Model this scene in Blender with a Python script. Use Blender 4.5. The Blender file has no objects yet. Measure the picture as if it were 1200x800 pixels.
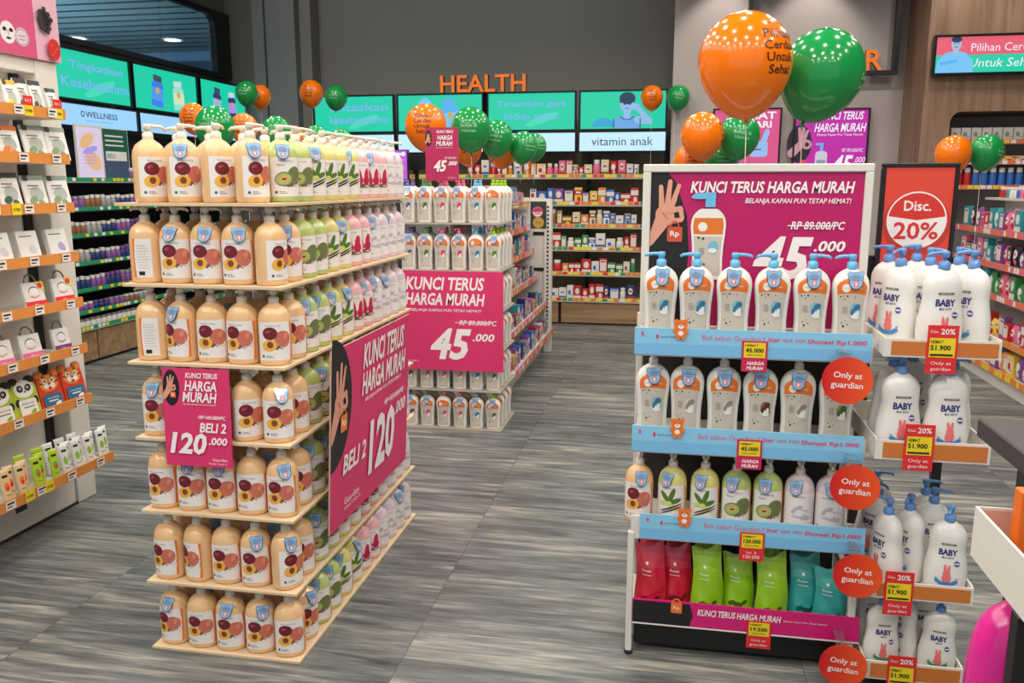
import bpy, math, random
import numpy as np
from math import sin, cos, pi, radians as R
random.seed(7)
sc = bpy.context.scene
col = sc.collection

# ---------------------------------------------------------------- camera
F = 990.0; CAMH = 1.6
PITCH = math.atan(185/F); YAW = math.atan(190*cos(PITCH)/F)
cd = bpy.data.cameras.new('camera'); cam = bpy.data.objects.new('camera', cd); col.objects.link(cam)
cd.sensor_width = 36; cd.lens = 36*F/1200; cd.clip_start = .05; cd.clip_end = 100
cam.location = (0, 0, CAMH); cam.rotation_euler = (pi/2-PITCH, 0, YAW)
sc.camera = cam
sc.view_settings.view_transform = 'Standard'; sc.view_settings.look = 'None'
sc.view_settings.exposure = 0.0; sc.view_settings.gamma = 1; sc.view_settings.use_curve_mapping = False
# ---------------------------------------------------------------- world
w = bpy.data.worlds.new('world'); sc.world = w; w.use_nodes = True
w.node_tree.nodes['Background'].inputs[0].default_value = (.80, .90, 1, 1)
w.node_tree.nodes['Background'].inputs[1].default_value = 0.56
# ---------------------------------------------------------------- shop downlights
def spot(x, y, z, e, size=125, tgt=None, rad=.055, colr=(1, .93, .84), blend=.6):
    l = bpy.data.lights.new('spot_lamp', 'SPOT'); l.energy = e; l.spot_size = R(size); l.spot_blend = blend
    l.shadow_soft_size = rad; l.color = colr
    o = bpy.data.objects.new('spot_lamp', l); o.location = (x, y, z); col.objects.link(o)
    if tgt:
        d = np.array(tgt)-np.array((x, y, z)); h = math.hypot(d[0], d[1])
        o.rotation_euler = (math.atan2(h, -d[2]), 0, math.atan2(d[1], d[0])-pi/2)
    return o
LZ = 3.9
for ix, x in enumerate((-4.3, -3.2, -2.1, -1.0, .1, 1.2, 2.3)):
    for iy, y in enumerate((-1.1, 0, 1.1, 2.2, 3.3, 4.4, 5.5, 6.6, 7.7)):
        spot(x+.3*(iy % 2), y, LZ, 36 if y < 4 else 32, 160, None, .045)
for x in (.45, 1.3):                                   # wall washers over the pale wall
    spot(x, 8.75, 3.85, 34, 75, (x, 9.25, 2.6), .04)
for x in (-4.4, -3.2, -2.0, -.8):                      # added unseen fill spots that brighten the grey back wall
    spot(x, 8.3, 4.0, 22, 100, (x, 10.1, 3.1), .2, (1, .95, .88), 1)
for x in (2.5, 3.2):
    spot(x, 7.9, 3.85, 24, 70, (x, 8.5, 2.4), .04)

# ---------------------------------------------------------------- helpers
fw = np.array([-sin(YAW)*cos(PITCH), cos(YAW)*cos(PITCH), -sin(PITCH)])
rt = np.array([cos(YAW), sin(YAW), 0]); up = np.cross(rt, fw)
def ray(x, y): return fw+rt*(x-600)/F-up*(y-400)/F
C0 = np.array([0, 0, CAMH])
def atY(x, y, Y): d = ray(x, y); return C0+d*(Y/d[1])
def atX(x, y, X): d = ray(x, y); return C0+d*(X/d[0])

def lin(v): v /= 255; return v/12.92 if v <= .04045 else ((v+.055)/1.055)**2.4
MATS = {}
def mat(name, rgb, rough=.45, emit=0, metal=0, coat=0, trans=0, vary=.05, vscale=30, sss=0, alpha=1):
    if name in MATS: return MATS[name]
    m = bpy.data.materials.new(name); m.use_nodes = True; MATS[name] = m
    n = m.node_tree.nodes; l = m.node_tree.links; b = n['Principled BSDF']
    c = (*[lin(v) for v in rgb], 1)
    b.inputs['Base Color'].default_value = c; b.inputs['Roughness'].default_value = rough
    b.inputs['Metallic'].default_value = metal; b.inputs['Coat Weight'].default_value = coat
    b.inputs['Coat Roughness'].default_value = .06
    b.inputs['Transmission Weight'].default_value = trans
    if alpha < 1: b.inputs['Alpha'].default_value = alpha
    if sss:
        b.inputs['Subsurface Weight'].default_value = sss; b.inputs['Subsurface Radius'].default_value = (.02, .012, .008)
    if emit:
        b.inputs['Base Color'].default_value = (0.01, .01, .01, 1)
        b.inputs['Emission Color'].default_value = c; b.inputs['Emission Strength'].default_value = emit
    elif vary:
        t = n.new('ShaderNodeTexCoord'); no = n.new('ShaderNodeTexNoise'); no.inputs['Scale'].default_value = vscale
        mr = n.new('ShaderNodeMapRange'); mr.inputs[3].default_value = 1-vary; mr.inputs[4].default_value = 1+vary
        mx = n.new('ShaderNodeVectorMath'); mx.operation = 'SCALE'; mx.inputs[0].default_value = c[:3]
        l.new(t.outputs['Object'], no.inputs['Vector']); l.new(no.outputs[0], mr.inputs[0])
        l.new(mr.outputs[0], mx.inputs['Scale']); l.new(mx.outputs[0], b.inputs['Base Color'])
    return m

class MB:
    def __init__(s): s.v = []; s.f = []; s.m = []; s.sm = []; s.mats = []
    def mi(s, m):
        if m not in s.mats: s.mats.append(m)
        return s.mats.index(m)
    def add(s, vs, fs, m, smooth=False):
        o = len(s.v); k = s.mi(m); s.v.extend([tuple(map(float, p)) for p in vs])
        for f in fs: s.f.append([i+o for i in f]); s.m.append(k); s.sm.append(smooth)
        return s
    def box(s, x0, y0, z0, x1, y1, z1, m, bev=0):
        if bev:
            b = min(bev, (x1-x0)*.45, (y1-y0)*.45, (z1-z0)*.45)
            vs = []; idx = {}
            for ix in (0, 1):
                for iy in (0, 1):
                    for iz in (0, 1):
                        c = (x1 if ix else x0, y1 if iy else y0, z1 if iz else z0)
                        sg = (-1 if ix else 1, -1 if iy else 1, -1 if iz else 1)
                        for a in range(3):
                            p = [c[k]+(0 if k == a else sg[k]*b) for k in range(3)]
                            idx[ix, iy, iz, a] = len(vs); vs.append(p)
            fs = []
            for a in range(3):
                o = [k for k in range(3) if k != a]
                for sd in (0, 1):
                    q = []
                    for (p, r) in ((0, 0), (1, 0), (1, 1), (0, 1)):
                        t = [0, 0, 0]; t[a] = sd; t[o[0]] = p; t[o[1]] = r; q.append(idx[(*t, a)])
                    flip = (sd == 1) ^ (a == 1)
                    fs.append(q if flip else q[::-1])
            for a in range(3):          # edge bevels
                o = [k for k in range(3) if k != a]
                for p in (0, 1):
                    for r in (0, 1):
                        def g(e, ax):
                            t = [0, 0, 0]; t[a] = e; t[o[0]] = p; t[o[1]] = r; return idx[(*t, ax)]
                        fs.append([g(0, o[0]), g(1, o[0]), g(1, o[1]), g(0, o[1])])
            for ix in (0, 1):
                for iy in (0, 1):
                    for iz in (0, 1): fs.append([idx[ix, iy, iz, a] for a in range(3)])
            return s.add(vs, fs, m)
        vs = [(x, y, z) for x in (x0, x1) for y in (y0, y1) for z in (z0, z1)]
        return s.add(vs, [(0, 1, 3, 2), (4, 6, 7, 5), (0, 4, 5, 1), (2, 3, 7, 6), (0, 2, 6, 4), (1, 5, 7, 3)], m)
    def lathe(s, prof, m, rx=1, ry=1, n=20, c=(0, 0), ex=2, cap=True, smooth=True):
        vs = []; fs = []
        for (r, z) in prof:
            for i in range(n):
                a = 2*pi*i/n; ca, sa = cos(a), sin(a); k = (abs(ca)**ex+abs(sa)**ex)**(-1/ex)
                vs.append((c[0]+r*rx*ca*k, c[1]+r*ry*sa*k, z))
        for j in range(len(prof)-1):
            for i in range(n): fs.append((j*n+i, j*n+(i+1) % n, (j+1)*n+(i+1) % n, (j+1)*n+i))
        s.add(vs, fs, m, smooth)
        if cap:
            o = len(s.v)-len(vs); k = s.mi(m)
            s.f.append([o+i for i in range(n)][::-1]); s.m.append(k); s.sm.append(False)
            s.f.append([o+(len(prof)-1)*n+i for i in range(n)]); s.m.append(k); s.sm.append(False)
        return s
    def tube(s, pts, r, m, n=8, r2=None):
        pts = [np.array(p, float) for p in pts]; vs = []; fs = []
        for i, p in enumerate(pts):
            d = pts[min(i+1, len(pts)-1)]-pts[max(i-1, 0)]; d /= np.linalg.norm(d)
            a = np.cross(d, (0, 0, 1) if abs(d[2]) < .9 else (1, 0, 0)); a /= np.linalg.norm(a); b = np.cross(d, a)
            rr = r if r2 is None else r+(r2-r)*i/(len(pts)-1)
            for k in range(n): t = 2*pi*k/n; vs.append(p+a*rr*cos(t)+b*rr*sin(t))
        for i in range(len(pts)-1):
            for k in range(n): fs.append((i*n+k, i*n+(k+1) % n, (i+1)*n+(k+1) % n, (i+1)*n+k))
        fs.append(list(range(n))[::-1]); fs.append([(len(pts)-1)*n+k for k in range(n)])
        return s.add(vs, fs, m, True)
    def mesh(s, name):
        me = bpy.data.meshes.new(name); me.from_pydata(s.v, [], s.f)
        for m in s.mats: me.materials.append(m)
        me.polygons.foreach_set('material_index', s.m); me.polygons.foreach_set('use_smooth', s.sm)
        me.update(); return me
    def build(s, name, parent=None, loc=(0, 0, 0), rz=0):
        return inst(name, s.mesh(name), parent, loc, rz)

def inst(name, me, parent=None, loc=(0, 0, 0), rz=0, scale=None):
    o = bpy.data.objects.new(name, me); col.objects.link(o); o.location = loc
    o.rotation_euler = rz if isinstance(rz, tuple) else (0, 0, rz)
    if scale is not None: o.scale = scale
    if parent: o.parent = parent
    return o
def tag(o, label, cat, group=None):
    o['label'] = label; o['category'] = cat
    if group: o['group'] = group
    return o
def root(name, label, cat, loc=(0, 0, 0), rz=0, group=None):
    return tag(inst(name, None, None, loc, rz), label, cat, group)
def struct(o): o['kind'] = 'structure'; return o
ORD = 'zeroth first second third fourth fifth sixth seventh eighth ninth tenth eleventh twelfth thirteenth fourteenth fifteenth sixteenth seventeenth eighteenth nineteenth twentieth'.split()
def nth(i): return ORD[i] if i < len(ORD) else f'{i}th' if i % 10 not in (1, 2, 3) else f"{i}{['','st','nd','rd'][i%10]}"

TC = {}
def textmesh(s, shear=0, bold=0, spacing=1):
    k = (s, shear, bold, spacing)
    if k in TC: return TC[k]
    cu = bpy.data.curves.new('t', 'FONT'); cu.body = s; cu.shear = shear; cu.offset = bold; cu.resolution_u = 2
    cu.space_character = spacing; cu.align_x = 'CENTER'; cu.fill_mode = 'FRONT'; cu.dimensions = '2D'; cu.space_line = .9
    o = bpy.data.objects.new('t', cu); col.objects.link(o)
    dg = bpy.context.evaluated_depsgraph_get(); e = o.evaluated_get(dg); me = e.to_mesh()
    v = np.array([p.co[:2] for p in me.vertices]); f = [list(p.vertices) for p in me.polygons]
    e.to_mesh_clear(); bpy.data.objects.remove(o); bpy.data.curves.remove(cu)
    lo, hi = v.min(0), v.max(0); v = (v-(lo+hi)/2)/(hi-lo)       # unit box
    TC[k] = (v, f, (hi-lo)); return TC[k]

class Sheet:
    """flat artwork: shapes stacked in layers, laid on any surface by a mapping (x, y, lift) -> point"""
    def __init__(s): s.it = []
    def put(s, v, f, m): s.it.append((v, f, m)); return s
    def rect(s, x0, y0, x1, y1, m, nx=1, ny=1):
        v = [(x0+(x1-x0)*i/nx, y0+(y1-y0)*j/ny) for j in range(ny+1) for i in range(nx+1)]
        f = [(j*(nx+1)+i, j*(nx+1)+i+1, (j+1)*(nx+1)+i+1, (j+1)*(nx+1)+i) for j in range(ny) for i in range(nx)]
        return s.put(v, f, m)
    def ell(s, cx, cy, rx, ry, m, rot=0, n=20, rings=1, a0=0, a1=360):
        c, q = cos(R(rot)), sin(R(rot)); v = [(cx, cy)]; f = []
        full = a1-a0 >= 360; nn = n if full else n+1
        for k in range(1, rings+1):
            for i in range(nn):
                t = R(a0+(a1-a0)*i/n); x, y = rx*k/rings*cos(t), ry*k/rings*sin(t); v.append((cx+x*c-y*q, cy+x*q+y*c))
        for i in range(n):
            j = (i+1) % nn; f.append((0, 1+i, 1+j))
            for k in range(rings-1): f.append((1+k*nn+i, 1+(k+1)*nn+i, 1+(k+1)*nn+j, 1+k*nn+j))
        return s.put(v, f, m)
    def ring(s, cx, cy, r0, r1, m, n=28, a0=0, a1=360, sy=1):
        v = []; f = []
        for i in range(n+1):
            t = R(a0+(a1-a0)*i/n); v += [(cx+r0*cos(t), cy+sy*r0*sin(t)), (cx+r1*cos(t), cy+sy*r1*sin(t))]
        for i in range(n): f.append((2*i, 2*i+1, 2*i+3, 2*i+2))
        return s.put(v, f, m)
    def poly(s, pts, m): return s.put(list(pts), [list(range(len(pts)))], m)
    def caps(s, p, q, r1, r2, m, n=8):
        a = math.atan2(q[1]-p[1], q[0]-p[0]); v = []
        for i in range(n+1): t = a+pi/2+pi*i/n; v.append((p[0]+r1*cos(t), p[1]+r1*sin(t)))
        for i in range(n+1): t = a-pi/2+pi*i/n; v.append((q[0]+r2*cos(t), q[1]+r2*sin(t)))
        return s.poly(v, m)
    def line(s, pts, wd, m):
        for a, b in zip(pts[:-1], pts[1:]): s.caps(a, b, wd/2, wd/2, m, 4)
        return s
    def rrect(s, x0, y0, x1, y1, r, m, n=4):
        v = []
        for cx, cy, a in ((x1-r, y1-r, 0), (x0+r, y1-r, 90), (x0+r, y0+r, 180), (x1-r, y0+r, 270)):
            for i in range(n+1): t = R(a+90*i/n); v.append((cx+r*cos(t), cy+r*sin(t)))
        return s.poly(v, m)
    def text(s, t, cx, cy, w=None, h=None, m=None, shear=0, bold=0, rot=0, spacing=1):
        v, f, sz = textmesh(t, shear, bold, spacing)
        if w is None: w = h*sz[0]/sz[1]
        if h is None: h = w*sz[1]/sz[0]
        x = v[:, 0]*w; y = v[:, 1]*h; c, q = cos(R(rot)), sin(R(rot))
        return s.put(list(zip(cx+x*c-y*q, cy+x*q+y*c)), f, m)
    def emit(s, mb, mp, lift=.0004, step=.00025, smooth=False):
        for k, (v, f, m) in enumerate(s.it): mb.add([mp(x, y, lift+step*k) for x, y in v], f, m, smooth)
        return mb
def plane(o, ux, uy):
    o, ux, uy = map(lambda a: np.array(a, float), (o, ux, uy)); n = np.cross(ux, uy); n /= np.linalg.norm(n)
    return lambda x, y, d: o+ux*x+uy*y+n*d
def facing(o): return plane(o, (1, 0, 0), (0, 0, 1))                      # faces -Y
def facingX(o): return plane(o, (0, 1, 0), (0, 0, 1))                     # faces +X
def board(mb, w, h, t, m, x0=None):
    x0 = -w/2 if x0 is None else x0
    return mb.box(x0, 0, 0, x0+w, t, h, m)

# ---------------------------------------------------------------- colours
white = mat('white_plastic', (236, 234, 228), .3, coat=.3, vary=.02)
offw = mat('white_powder_coat', (226, 222, 214), .45, vary=.03)
paper = mat('white_print', (240, 238, 232), .5, vary=.02)
whitep = mat('poster_white', (247, 240, 238), .55, vary=.01)
black = mat('black_coat', (22, 22, 24), .4)
ink = mat('black_ink', (28, 24, 30), .5)
dgrey = mat('dark_grey', (52, 54, 56), .5)
grey = mat('grey_ink', (120, 118, 116), .5)
pink = mat('poster_pink', (220, 52, 110), .5, vary=.02)
magenta = mat('poster_magenta', (188, 22, 100), .35, vary=.02)
skin = mat('printed_skin', (226, 160, 134), .5)
orange = mat('price_rail_orange', (224, 144, 68), .45, vary=.12, vscale=12)
orp = mat('print_orange', (238, 124, 44), .45)
red = mat('print_red', (226, 44, 48), .45)
yellow = mat('price_yellow', (240, 216, 30), .45)
skyb = mat('strip_blue', (140, 204, 240), .45, vary=.02)
skyd = mat('strip_blue_ink', (96, 150, 205), .5)
pinkink = mat('strip_pink_ink', (222, 90, 130), .5)
board_m = mat('plywood_board', (222, 196, 160), .6, vary=.1, vscale=14)
tagb = mat('tag_blue', (138, 180, 220), .4, coat=.4); tagd = mat('tag_outline', (44, 58, 92), .4); tagp = mat('tag_pink', (238, 120, 110), .4)
navy = mat('navy_ink', (44, 50, 120), .45)
blueP = mat('blue_pump', (104, 152, 214), .35, coat=.2); skyP = mat('sky_pump', (110, 190, 232), .35, coat=.2)
glassclear = mat('clear_acrylic', (235, 240, 240), .08, trans=.95, vary=0)
# floor: grey wood-look planks laid across, long seams running to the back
def floor_mat():
    m = bpy.data.materials.new('grey_wood_vinyl'); m.use_nodes = True; n = m.node_tree.nodes; l = m.node_tree.links
    b = n['Principled BSDF']; g = n.new('ShaderNodeNewGeometry'); sp = n.new('ShaderNodeSeparateXYZ'); l.new(g.outputs['Position'], sp.inputs[0])
    def mth(op, a, v=None, c=None):
        q = n.new('ShaderNodeMath'); q.operation = op
        for i, k in enumerate((a, v, c)):
            if k is None: continue
            if isinstance(k, (int, float)): q.inputs[i].default_value = k
            else: l.new(k, q.inputs[i])
        return q.outputs[0]
    X, Y = sp.outputs[0], sp.outputs[1]
    xs = mth('DIVIDE', mth('ADD', X, .86+.67*20), .67*2); cx = mth('FLOOR', xs); fx = mth('FRACT', xs)
    ys = mth('ADD', mth('DIVIDE', Y, .205), mth('MULTIPLY', cx, .37)); cy = mth('FLOOR', ys); fy = mth('FRACT', ys)
    cb = n.new('ShaderNodeCombineXYZ'); l.new(cx, cb.inputs[0]); l.new(cy, cb.inputs[1])
    wn = n.new('ShaderNodeTexWhiteNoise'); wn.noise_dimensions = '3D'; l.new(cb.outputs[0], wn.inputs['Vector'])
    mp = n.new('ShaderNodeCombineXYZ'); l.new(mth('ADD', mth('MULTIPLY', X, 2.2), mth('MULTIPLY', wn.outputs[0], 30)), mp.inputs[0]); l.new(mth('MULTIPLY', Y, 24), mp.inputs[1]); l.new(mth('MULTIPLY', wn.outputs[0], 9), mp.inputs[2])
    n1 = n.new('ShaderNodeTexNoise'); n1.inputs['Scale'].default_value = 1.0; n1.inputs['Detail'].default_value = 6; n1.inputs['Roughness'].default_value = .62; n1.inputs['Distortion'].default_value = .5; l.new(mp.outputs[0], n1.inputs['Vector'])
    mp2 = n.new('ShaderNodeCombineXYZ'); l.new(mth('MULTIPLY', X, 7), mp2.inputs[0]); l.new(mth('MULTIPLY', Y, 110), mp2.inputs[1])
    n2 = n.new('ShaderNodeTexNoise'); n2.inputs['Scale'].default_value = 1.0; n2.inputs['Detail'].default_value = 3; l.new(mp2.outputs[0], n2.inputs['Vector'])
    mp3 = n.new('ShaderNodeCombineXYZ'); l.new(mth('MULTIPLY', X, .8), mp3.inputs[0]); l.new(mth('MULTIPLY', Y, 3.5), mp3.inputs[1]); 
    n3 = n.new('ShaderNodeTexNoise'); n3.inputs['Scale'].default_value = 1.0; l.new(mp3.outputs[0], n3.inputs['Vector'])
    v = mth('ADD', mth('ADD', mth('MULTIPLY', n1.outputs[0], .60), mth('MULTIPLY', n2.outputs[0], .22)), mth('ADD', mth('MULTIPLY', wn.outputs[0], .05), mth('MULTIPLY', n3.outputs[0], .22)))
    cr = n.new('ShaderNodeValToRGB'); l.new(v, cr.inputs[0]); e = cr.color_ramp.elements
    def c(*a): return (*[lin(q) for q in a], 1)
    e[0].position = .40; e[0].color = c(62, 66, 67); e[1].position = .69; e[1].color = c(182, 179, 167)
    k = e.new(.51); k.color = c(100, 104, 104); k = e.new(.59); k.color = c(131, 132, 127)
    sx = mth('GREATER_THAN', mth('ABSOLUTE', mth('SUBTRACT', fx, .5)), .4985)
    sy = mth('MULTIPLY', mth('GREATER_THAN', mth('ABSOLUTE', mth('SUBTRACT', fy, .5)), .493), .25)
    mx = n.new('ShaderNodeMix'); mx.data_type = 'RGBA'; l.new(mth('MULTIPLY', mth('MAXIMUM', sx, sy), .6), mx.inputs[0]); l.new(cr.outputs[0], mx.inputs[6]); mx.inputs[7].default_value = c(52, 54, 55)
    l.new(mx.outputs[2], b.inputs['Base Color'])
    l.new(mth('ADD', mth('MULTIPLY', n2.outputs[0], .2), .3), b.inputs['Roughness'])
    bp = n.new('ShaderNodeBump'); bp.inputs['Strength'].default_value = .15; bp.inputs['Distance'].default_value = .002; l.new(n2.outputs[0], bp.inputs['Height']); l.new(bp.outputs[0], b.inputs['Normal'])
    return m
def wood_mat(name, ca, cb_, axis=2, sc_=1):
    m = bpy.data.materials.new(name); m.use_nodes = True; n = m.node_tree.nodes; l = m.node_tree.links; b = n['Principled BSDF']
    t = n.new('ShaderNodeTexCoord'); mp = n.new('ShaderNodeMapping'); s3 = [14*sc_]*3; s3[axis] = .9*sc_; mp.inputs['Scale'].default_value = s3
    no = n.new('ShaderNodeTexNoise'); no.inputs['Scale'].default_value = 1; no.inputs['Detail'].default_value = 5; no.inputs['Distortion'].default_value = .6
    cr = n.new('ShaderNodeValToRGB'); e = cr.color_ramp.elements
    e[0].position = .35; e[1].position = .65; e[0].color = (*[lin(q) for q in ca], 1); e[1].color = (*[lin(q) for q in cb_], 1)
    l.new(t.outputs['Object'], mp.inputs[0]); l.new(mp.outputs[0], no.inputs['Vector']); l.new(no.outputs[0], cr.inputs[0]); l.new(cr.outputs[0], b.inputs['Base Color'])
    b.inputs['Roughness'].default_value = .5; return m

# ================================================================ the room
wdark = mat('dark_grey_paint', (132, 132, 127), .8, vary=.03, vscale=2)
wpale = mat('pale_beige_paint', (176, 166, 162), .8, vary=.03, vscale=2)
woodp = wood_mat('brown_wood_panel', (120, 92, 72), (152, 122, 98), 2, 1)
woodk = wood_mat('plinth_wood', (132, 104, 74), (166, 134, 98), 0, 1)
ceilm = mat('ceiling_paint', (60, 60, 62), .9)
struct(MB().box(-16, -3, -.08, 8, 12, 0, floor_mat()).build('floor'))
struct(MB().box(-5.6, -3, 4.3, 8, 12, 4.4, ceilm).build('ceiling'))
struct(MB().box(-5.7, 10.1, 0, -.02, 10.3, 4.3, wdark).build('wall_back'))
# left wall leaves a long opening above the screens
wl = MB(); wl.box(-5.7, 5, 0, -5.5, 10.1, 2.86, wdark); wl.box(-5.7, 5, 3.62, -5.5, 10.1, 4.3, wdark); wl.box(-5.7, 10.05, 2.86, -5.5, 10.1, 3.62, wdark)
wl.box(-5.7, -3, 0, -5.5, 5, 4.3, wdark)
struct(wl.build('wall_left'))
# shop-front window with dark frame and rounded glass corner
framek = mat('window_frame_dark', (26, 34, 40), .35)
wroot = struct(inst('window_1', None, None, (-5.5, 5, 2.86)))
fr = MB(); fr.box(0, 4.72, 0, .08, 5.05, .76, framek); fr.box(0, 0, .70, .07, 4.72, .76, framek); fr.box(0, 0, 0, .07, 4.72, .05, framek); fr.box(0, 0, .05, .07, .06, .70, framek)
pts = [(4.72, .70)]+[(4.72-.14+.14*sin(t), .56+.14*cos(t)) for t in [pi/2*(1-i/6) for i in range(7)]]
vs = [(x, p[0], p[1]) for x in (0, .07) for p in pts]; k = len(pts)
fr.add(vs, [list(range(k))[::-1], list(range(k, 2*k))]+[(i, (i+1) % k, k+(i+1) % k, k+i) for i in range(k)], framek)
fr.build('window_frame', wroot)
wg = mat('window_glass', (205, 222, 226), .02, trans=1, vary=0)
MB().box(.03, .06, .05, .036, 4.72, .70, wg).build('pane', wroot)
# mall corridor seen through that window
mallc = mat('mall_ceiling', (88, 112, 120), .8); mallg = mat('mall_groove', (40, 52, 58), .8)
mc = MB(); mc.box(-15, 4, 3.9, -5.72, 14.5, 4.0, mallc)
for i in range(12): mc.box(-15, 9.6+i*.38, 3.885, -5.72, 9.63+i*.38, 3.9, mallg)
struct(mc.build('ceiling_corridor'))
mw = MB(); mw.box(-15.2, 4, 0, -15, 15.5, 4.0, mat('mall_wall', (54, 80, 104), .8)); mw.box(-15, 14.5, 0, -5.7, 14.7, 4.0, mat('mall_wall', (54, 80, 104), .8))
mw.box(-15, 14.36, 3.75, -5.8, 14.5, 3.95, mat('mall_beam', (110, 142, 178), .6)); mw.box(-14.98, 5, 3.75, -14.85, 14.4, 3.95, mat('mall_beam', (110, 142, 178), .6))
struct(mw.build('wall_corridor'))
lampw = mat('downlight_glow', (255, 244, 225), emit=6)
al = bpy.data.lights.new('corridor_light', 'AREA'); al.energy = 420; al.size = 5; al.color = (.7, .9, 1); ao = bpy.data.objects.new('corridor_light', al); ao.location = (-10, 9, 2.2); ao.rotation_euler = (pi, 0, 0); col.objects.link(ao)
for i, (px, py) in enumerate(((90, 45), (202, 47))):
    d = ray(px, py); p = C0+d*((3.886-CAMH)/d[2])
    rr = root('downlight', ['round ceiling downlight outside the window, nearer the pink header', 'round ceiling downlight outside the window, nearer the dark column'][i], 'ceiling light', tuple(p), 0, 'corridor downlights')
    MB().lathe([(.17, 0), (.17, .012), (.13, .012)], offw, c=(0, 0)).build('trim_ring', rr)
    MB().lathe([(.125, -.004), (.125, .006)], lampw).build('lens', rr)
# grey pillar and returns in the back-left corner
struct(MB().box(-4.95, 9.72, 0, -4.42, 10.1, 4.3, mat('pillar_paint', (124, 126, 126), .75)).box(-4.80, 9.705, 0, -4.785, 9.72, 4.3, dgrey).box(-4.42, 9.86, 0, -4.28, 10.1, 4.3, wdark).build('trim_1'))
# pale wall right of the screens
struct(MB().box(-.05, 9.25, 0, 2.5, 10.3, 4.3, wpale).build('wall_back_right'))
# wooden portal with a round-cornered recess
wp = MB(); RX0, RZ1, rr_ = 2.44, 2.24, .10
wp.box(2.2, 8.5, 0, RX0, 9.25, 4.3, woodp); wp.box(RX0, 8.5, RZ1, 5.2, 9.25, 4.3, woodp); wp.box(4.6, 8.5, 0, 5.2, 9.25, RZ1, woodp)
arc = [(RX0, RZ1)]+[(RX0+rr_-rr_*cos(t), RZ1-rr_+rr_*sin(t)) for t in [pi/2*i/8 for i in range(9)]]
k = len(arc); vs = [(p[0], y, p[1]) for y in (8.5, 9.2) for p in arc]
wp.add(vs, [list(range(k)), list(range(k, 2*k))[::-1]]+[(i, k+i, k+(i+1) % k, (i+1) % k) for i in range(k)], woodp)
wp.box(RX0, 9.2, 0, 4.6, 9.25, RZ1, mat('recess_grey', (170, 164, 166), .7))
struct(wp.build('wall_right'))
struct(MB().box(5.2, -3, 0, 5.4, 9.25, 4.3, wdark).build('wall_far_right'))

# ================================================================ screens
teal = mat('screen_teal', (26, 206, 168), emit=1.0); teal2 = mat('screen_teal_swirl', (70, 218, 186), emit=1.0); lilac_t = mat('screen_text', (120, 178, 246), emit=1.0)
pale = mat('lightbox_white', (196, 234, 250), emit=1.05); paleblue = mat('lightbox_blue', (160, 212, 255), emit=1.0)
scr_ink = mat('lightbox_ink', (50, 74, 110), emit=.9); bezel = mat('screen_bezel', (18, 20, 22), .3)
def E(n, rgb, s=.95): return mat('screen_'+n, rgb, emit=s)
def screen(name, label, cat, o, w, h, faceX, art, group=None, t=.06, bz=.018, disp=teal):
    r = root(name, label, cat, o, pi/2 if faceX else 0, group)
    mb = MB(); mb.box(0, 0, 0, w, t, bz, bezel).box(0, 0, h-bz, w, t, h, bezel).box(0, 0, bz, bz, t, h-bz, bezel).box(w-bz, 0, bz, w, t, h-bz, bezel).box(bz, .02, bz, w-bz, t, h-bz, bezel)
    mb.build('frame', r)
    s = Sheet(); s.rect(bz, bz, w-bz, h-bz, disp); art(s, w, h)
    s.emit(MB(), facing((0, .019, 0)), 0, .0006).build('display', r)
    return r
def a_text(lines, rel=.19, yy=(.68, .36), xx=.5, ww=(.72, .72)):
    def f(s, w, h):
        s.ell(w*.62, h*.3, w*.2, h*.1, teal2, 20)
        for t, y, q in zip(lines, yy, ww): s.text(t, w*xx, h*y, w*q, h*.2, lilac_t, bold=.01)
    return f
def jar(s, x, y, w, h, c1, c2, capc, rot=0):
    c, q = cos(R(rot)), sin(R(rot))
    def P(a, b): return (x+a*c-b*q, y+a*q+b*c)
    s.poly([P(-w/2, -h/2), P(w/2, -h/2), P(w/2, h*.22), P(w*.3, h*.3), P(-w*.3, h*.3), P(-w/2, h*.22)], c1)
    s.poly([P(-w*.36, h*.3), P(w*.36, h*.3), P(w*.36, h*.5), P(-w*.36, h*.5)], capc)
    s.poly([P(-w*.5, -h*.3), P(w*.5, -h*.3), P(w*.5, h*.1), P(-w*.5, h*.1)], c2); s.ell(*P(0, h*.02), w*.16, w*.16, E('gold', (214, 170, 70)))
def a_jars(k):
    def f(s, w, h):
        a = [(E('blue', (58, 128, 236)), E('blue2', (84, 156, 240))), (E('mint', (150, 226, 214)), E('cream', (216, 232, 190)))] if k == 0 else [(E('navy', (50, 60, 120)), E('lav', (150, 190, 240))), (E('navy', (50, 60, 120)), E('violet', (170, 150, 230)))]
        jar(s, w*.36, h*.47, w*.17, h*.7, *a[0], E('cap', (60, 80, 90)), -6); jar(s, w*.68, h*.44, w*.17, h*.66, *a[1], E('cap2', (200, 220, 225)), 3)
    return f
def a_bottles(s, w, h):
    jar(s, w*.62, h*.42, w*.2, h*.9, E('sky', (90, 180, 244)), E('sky2', (120, 200, 250)), E('sky', (90, 180, 244)), 8); s.ell(w*.33, h*.5, w*.1, h*.4, E('sky2', (120, 200, 250)))
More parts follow.
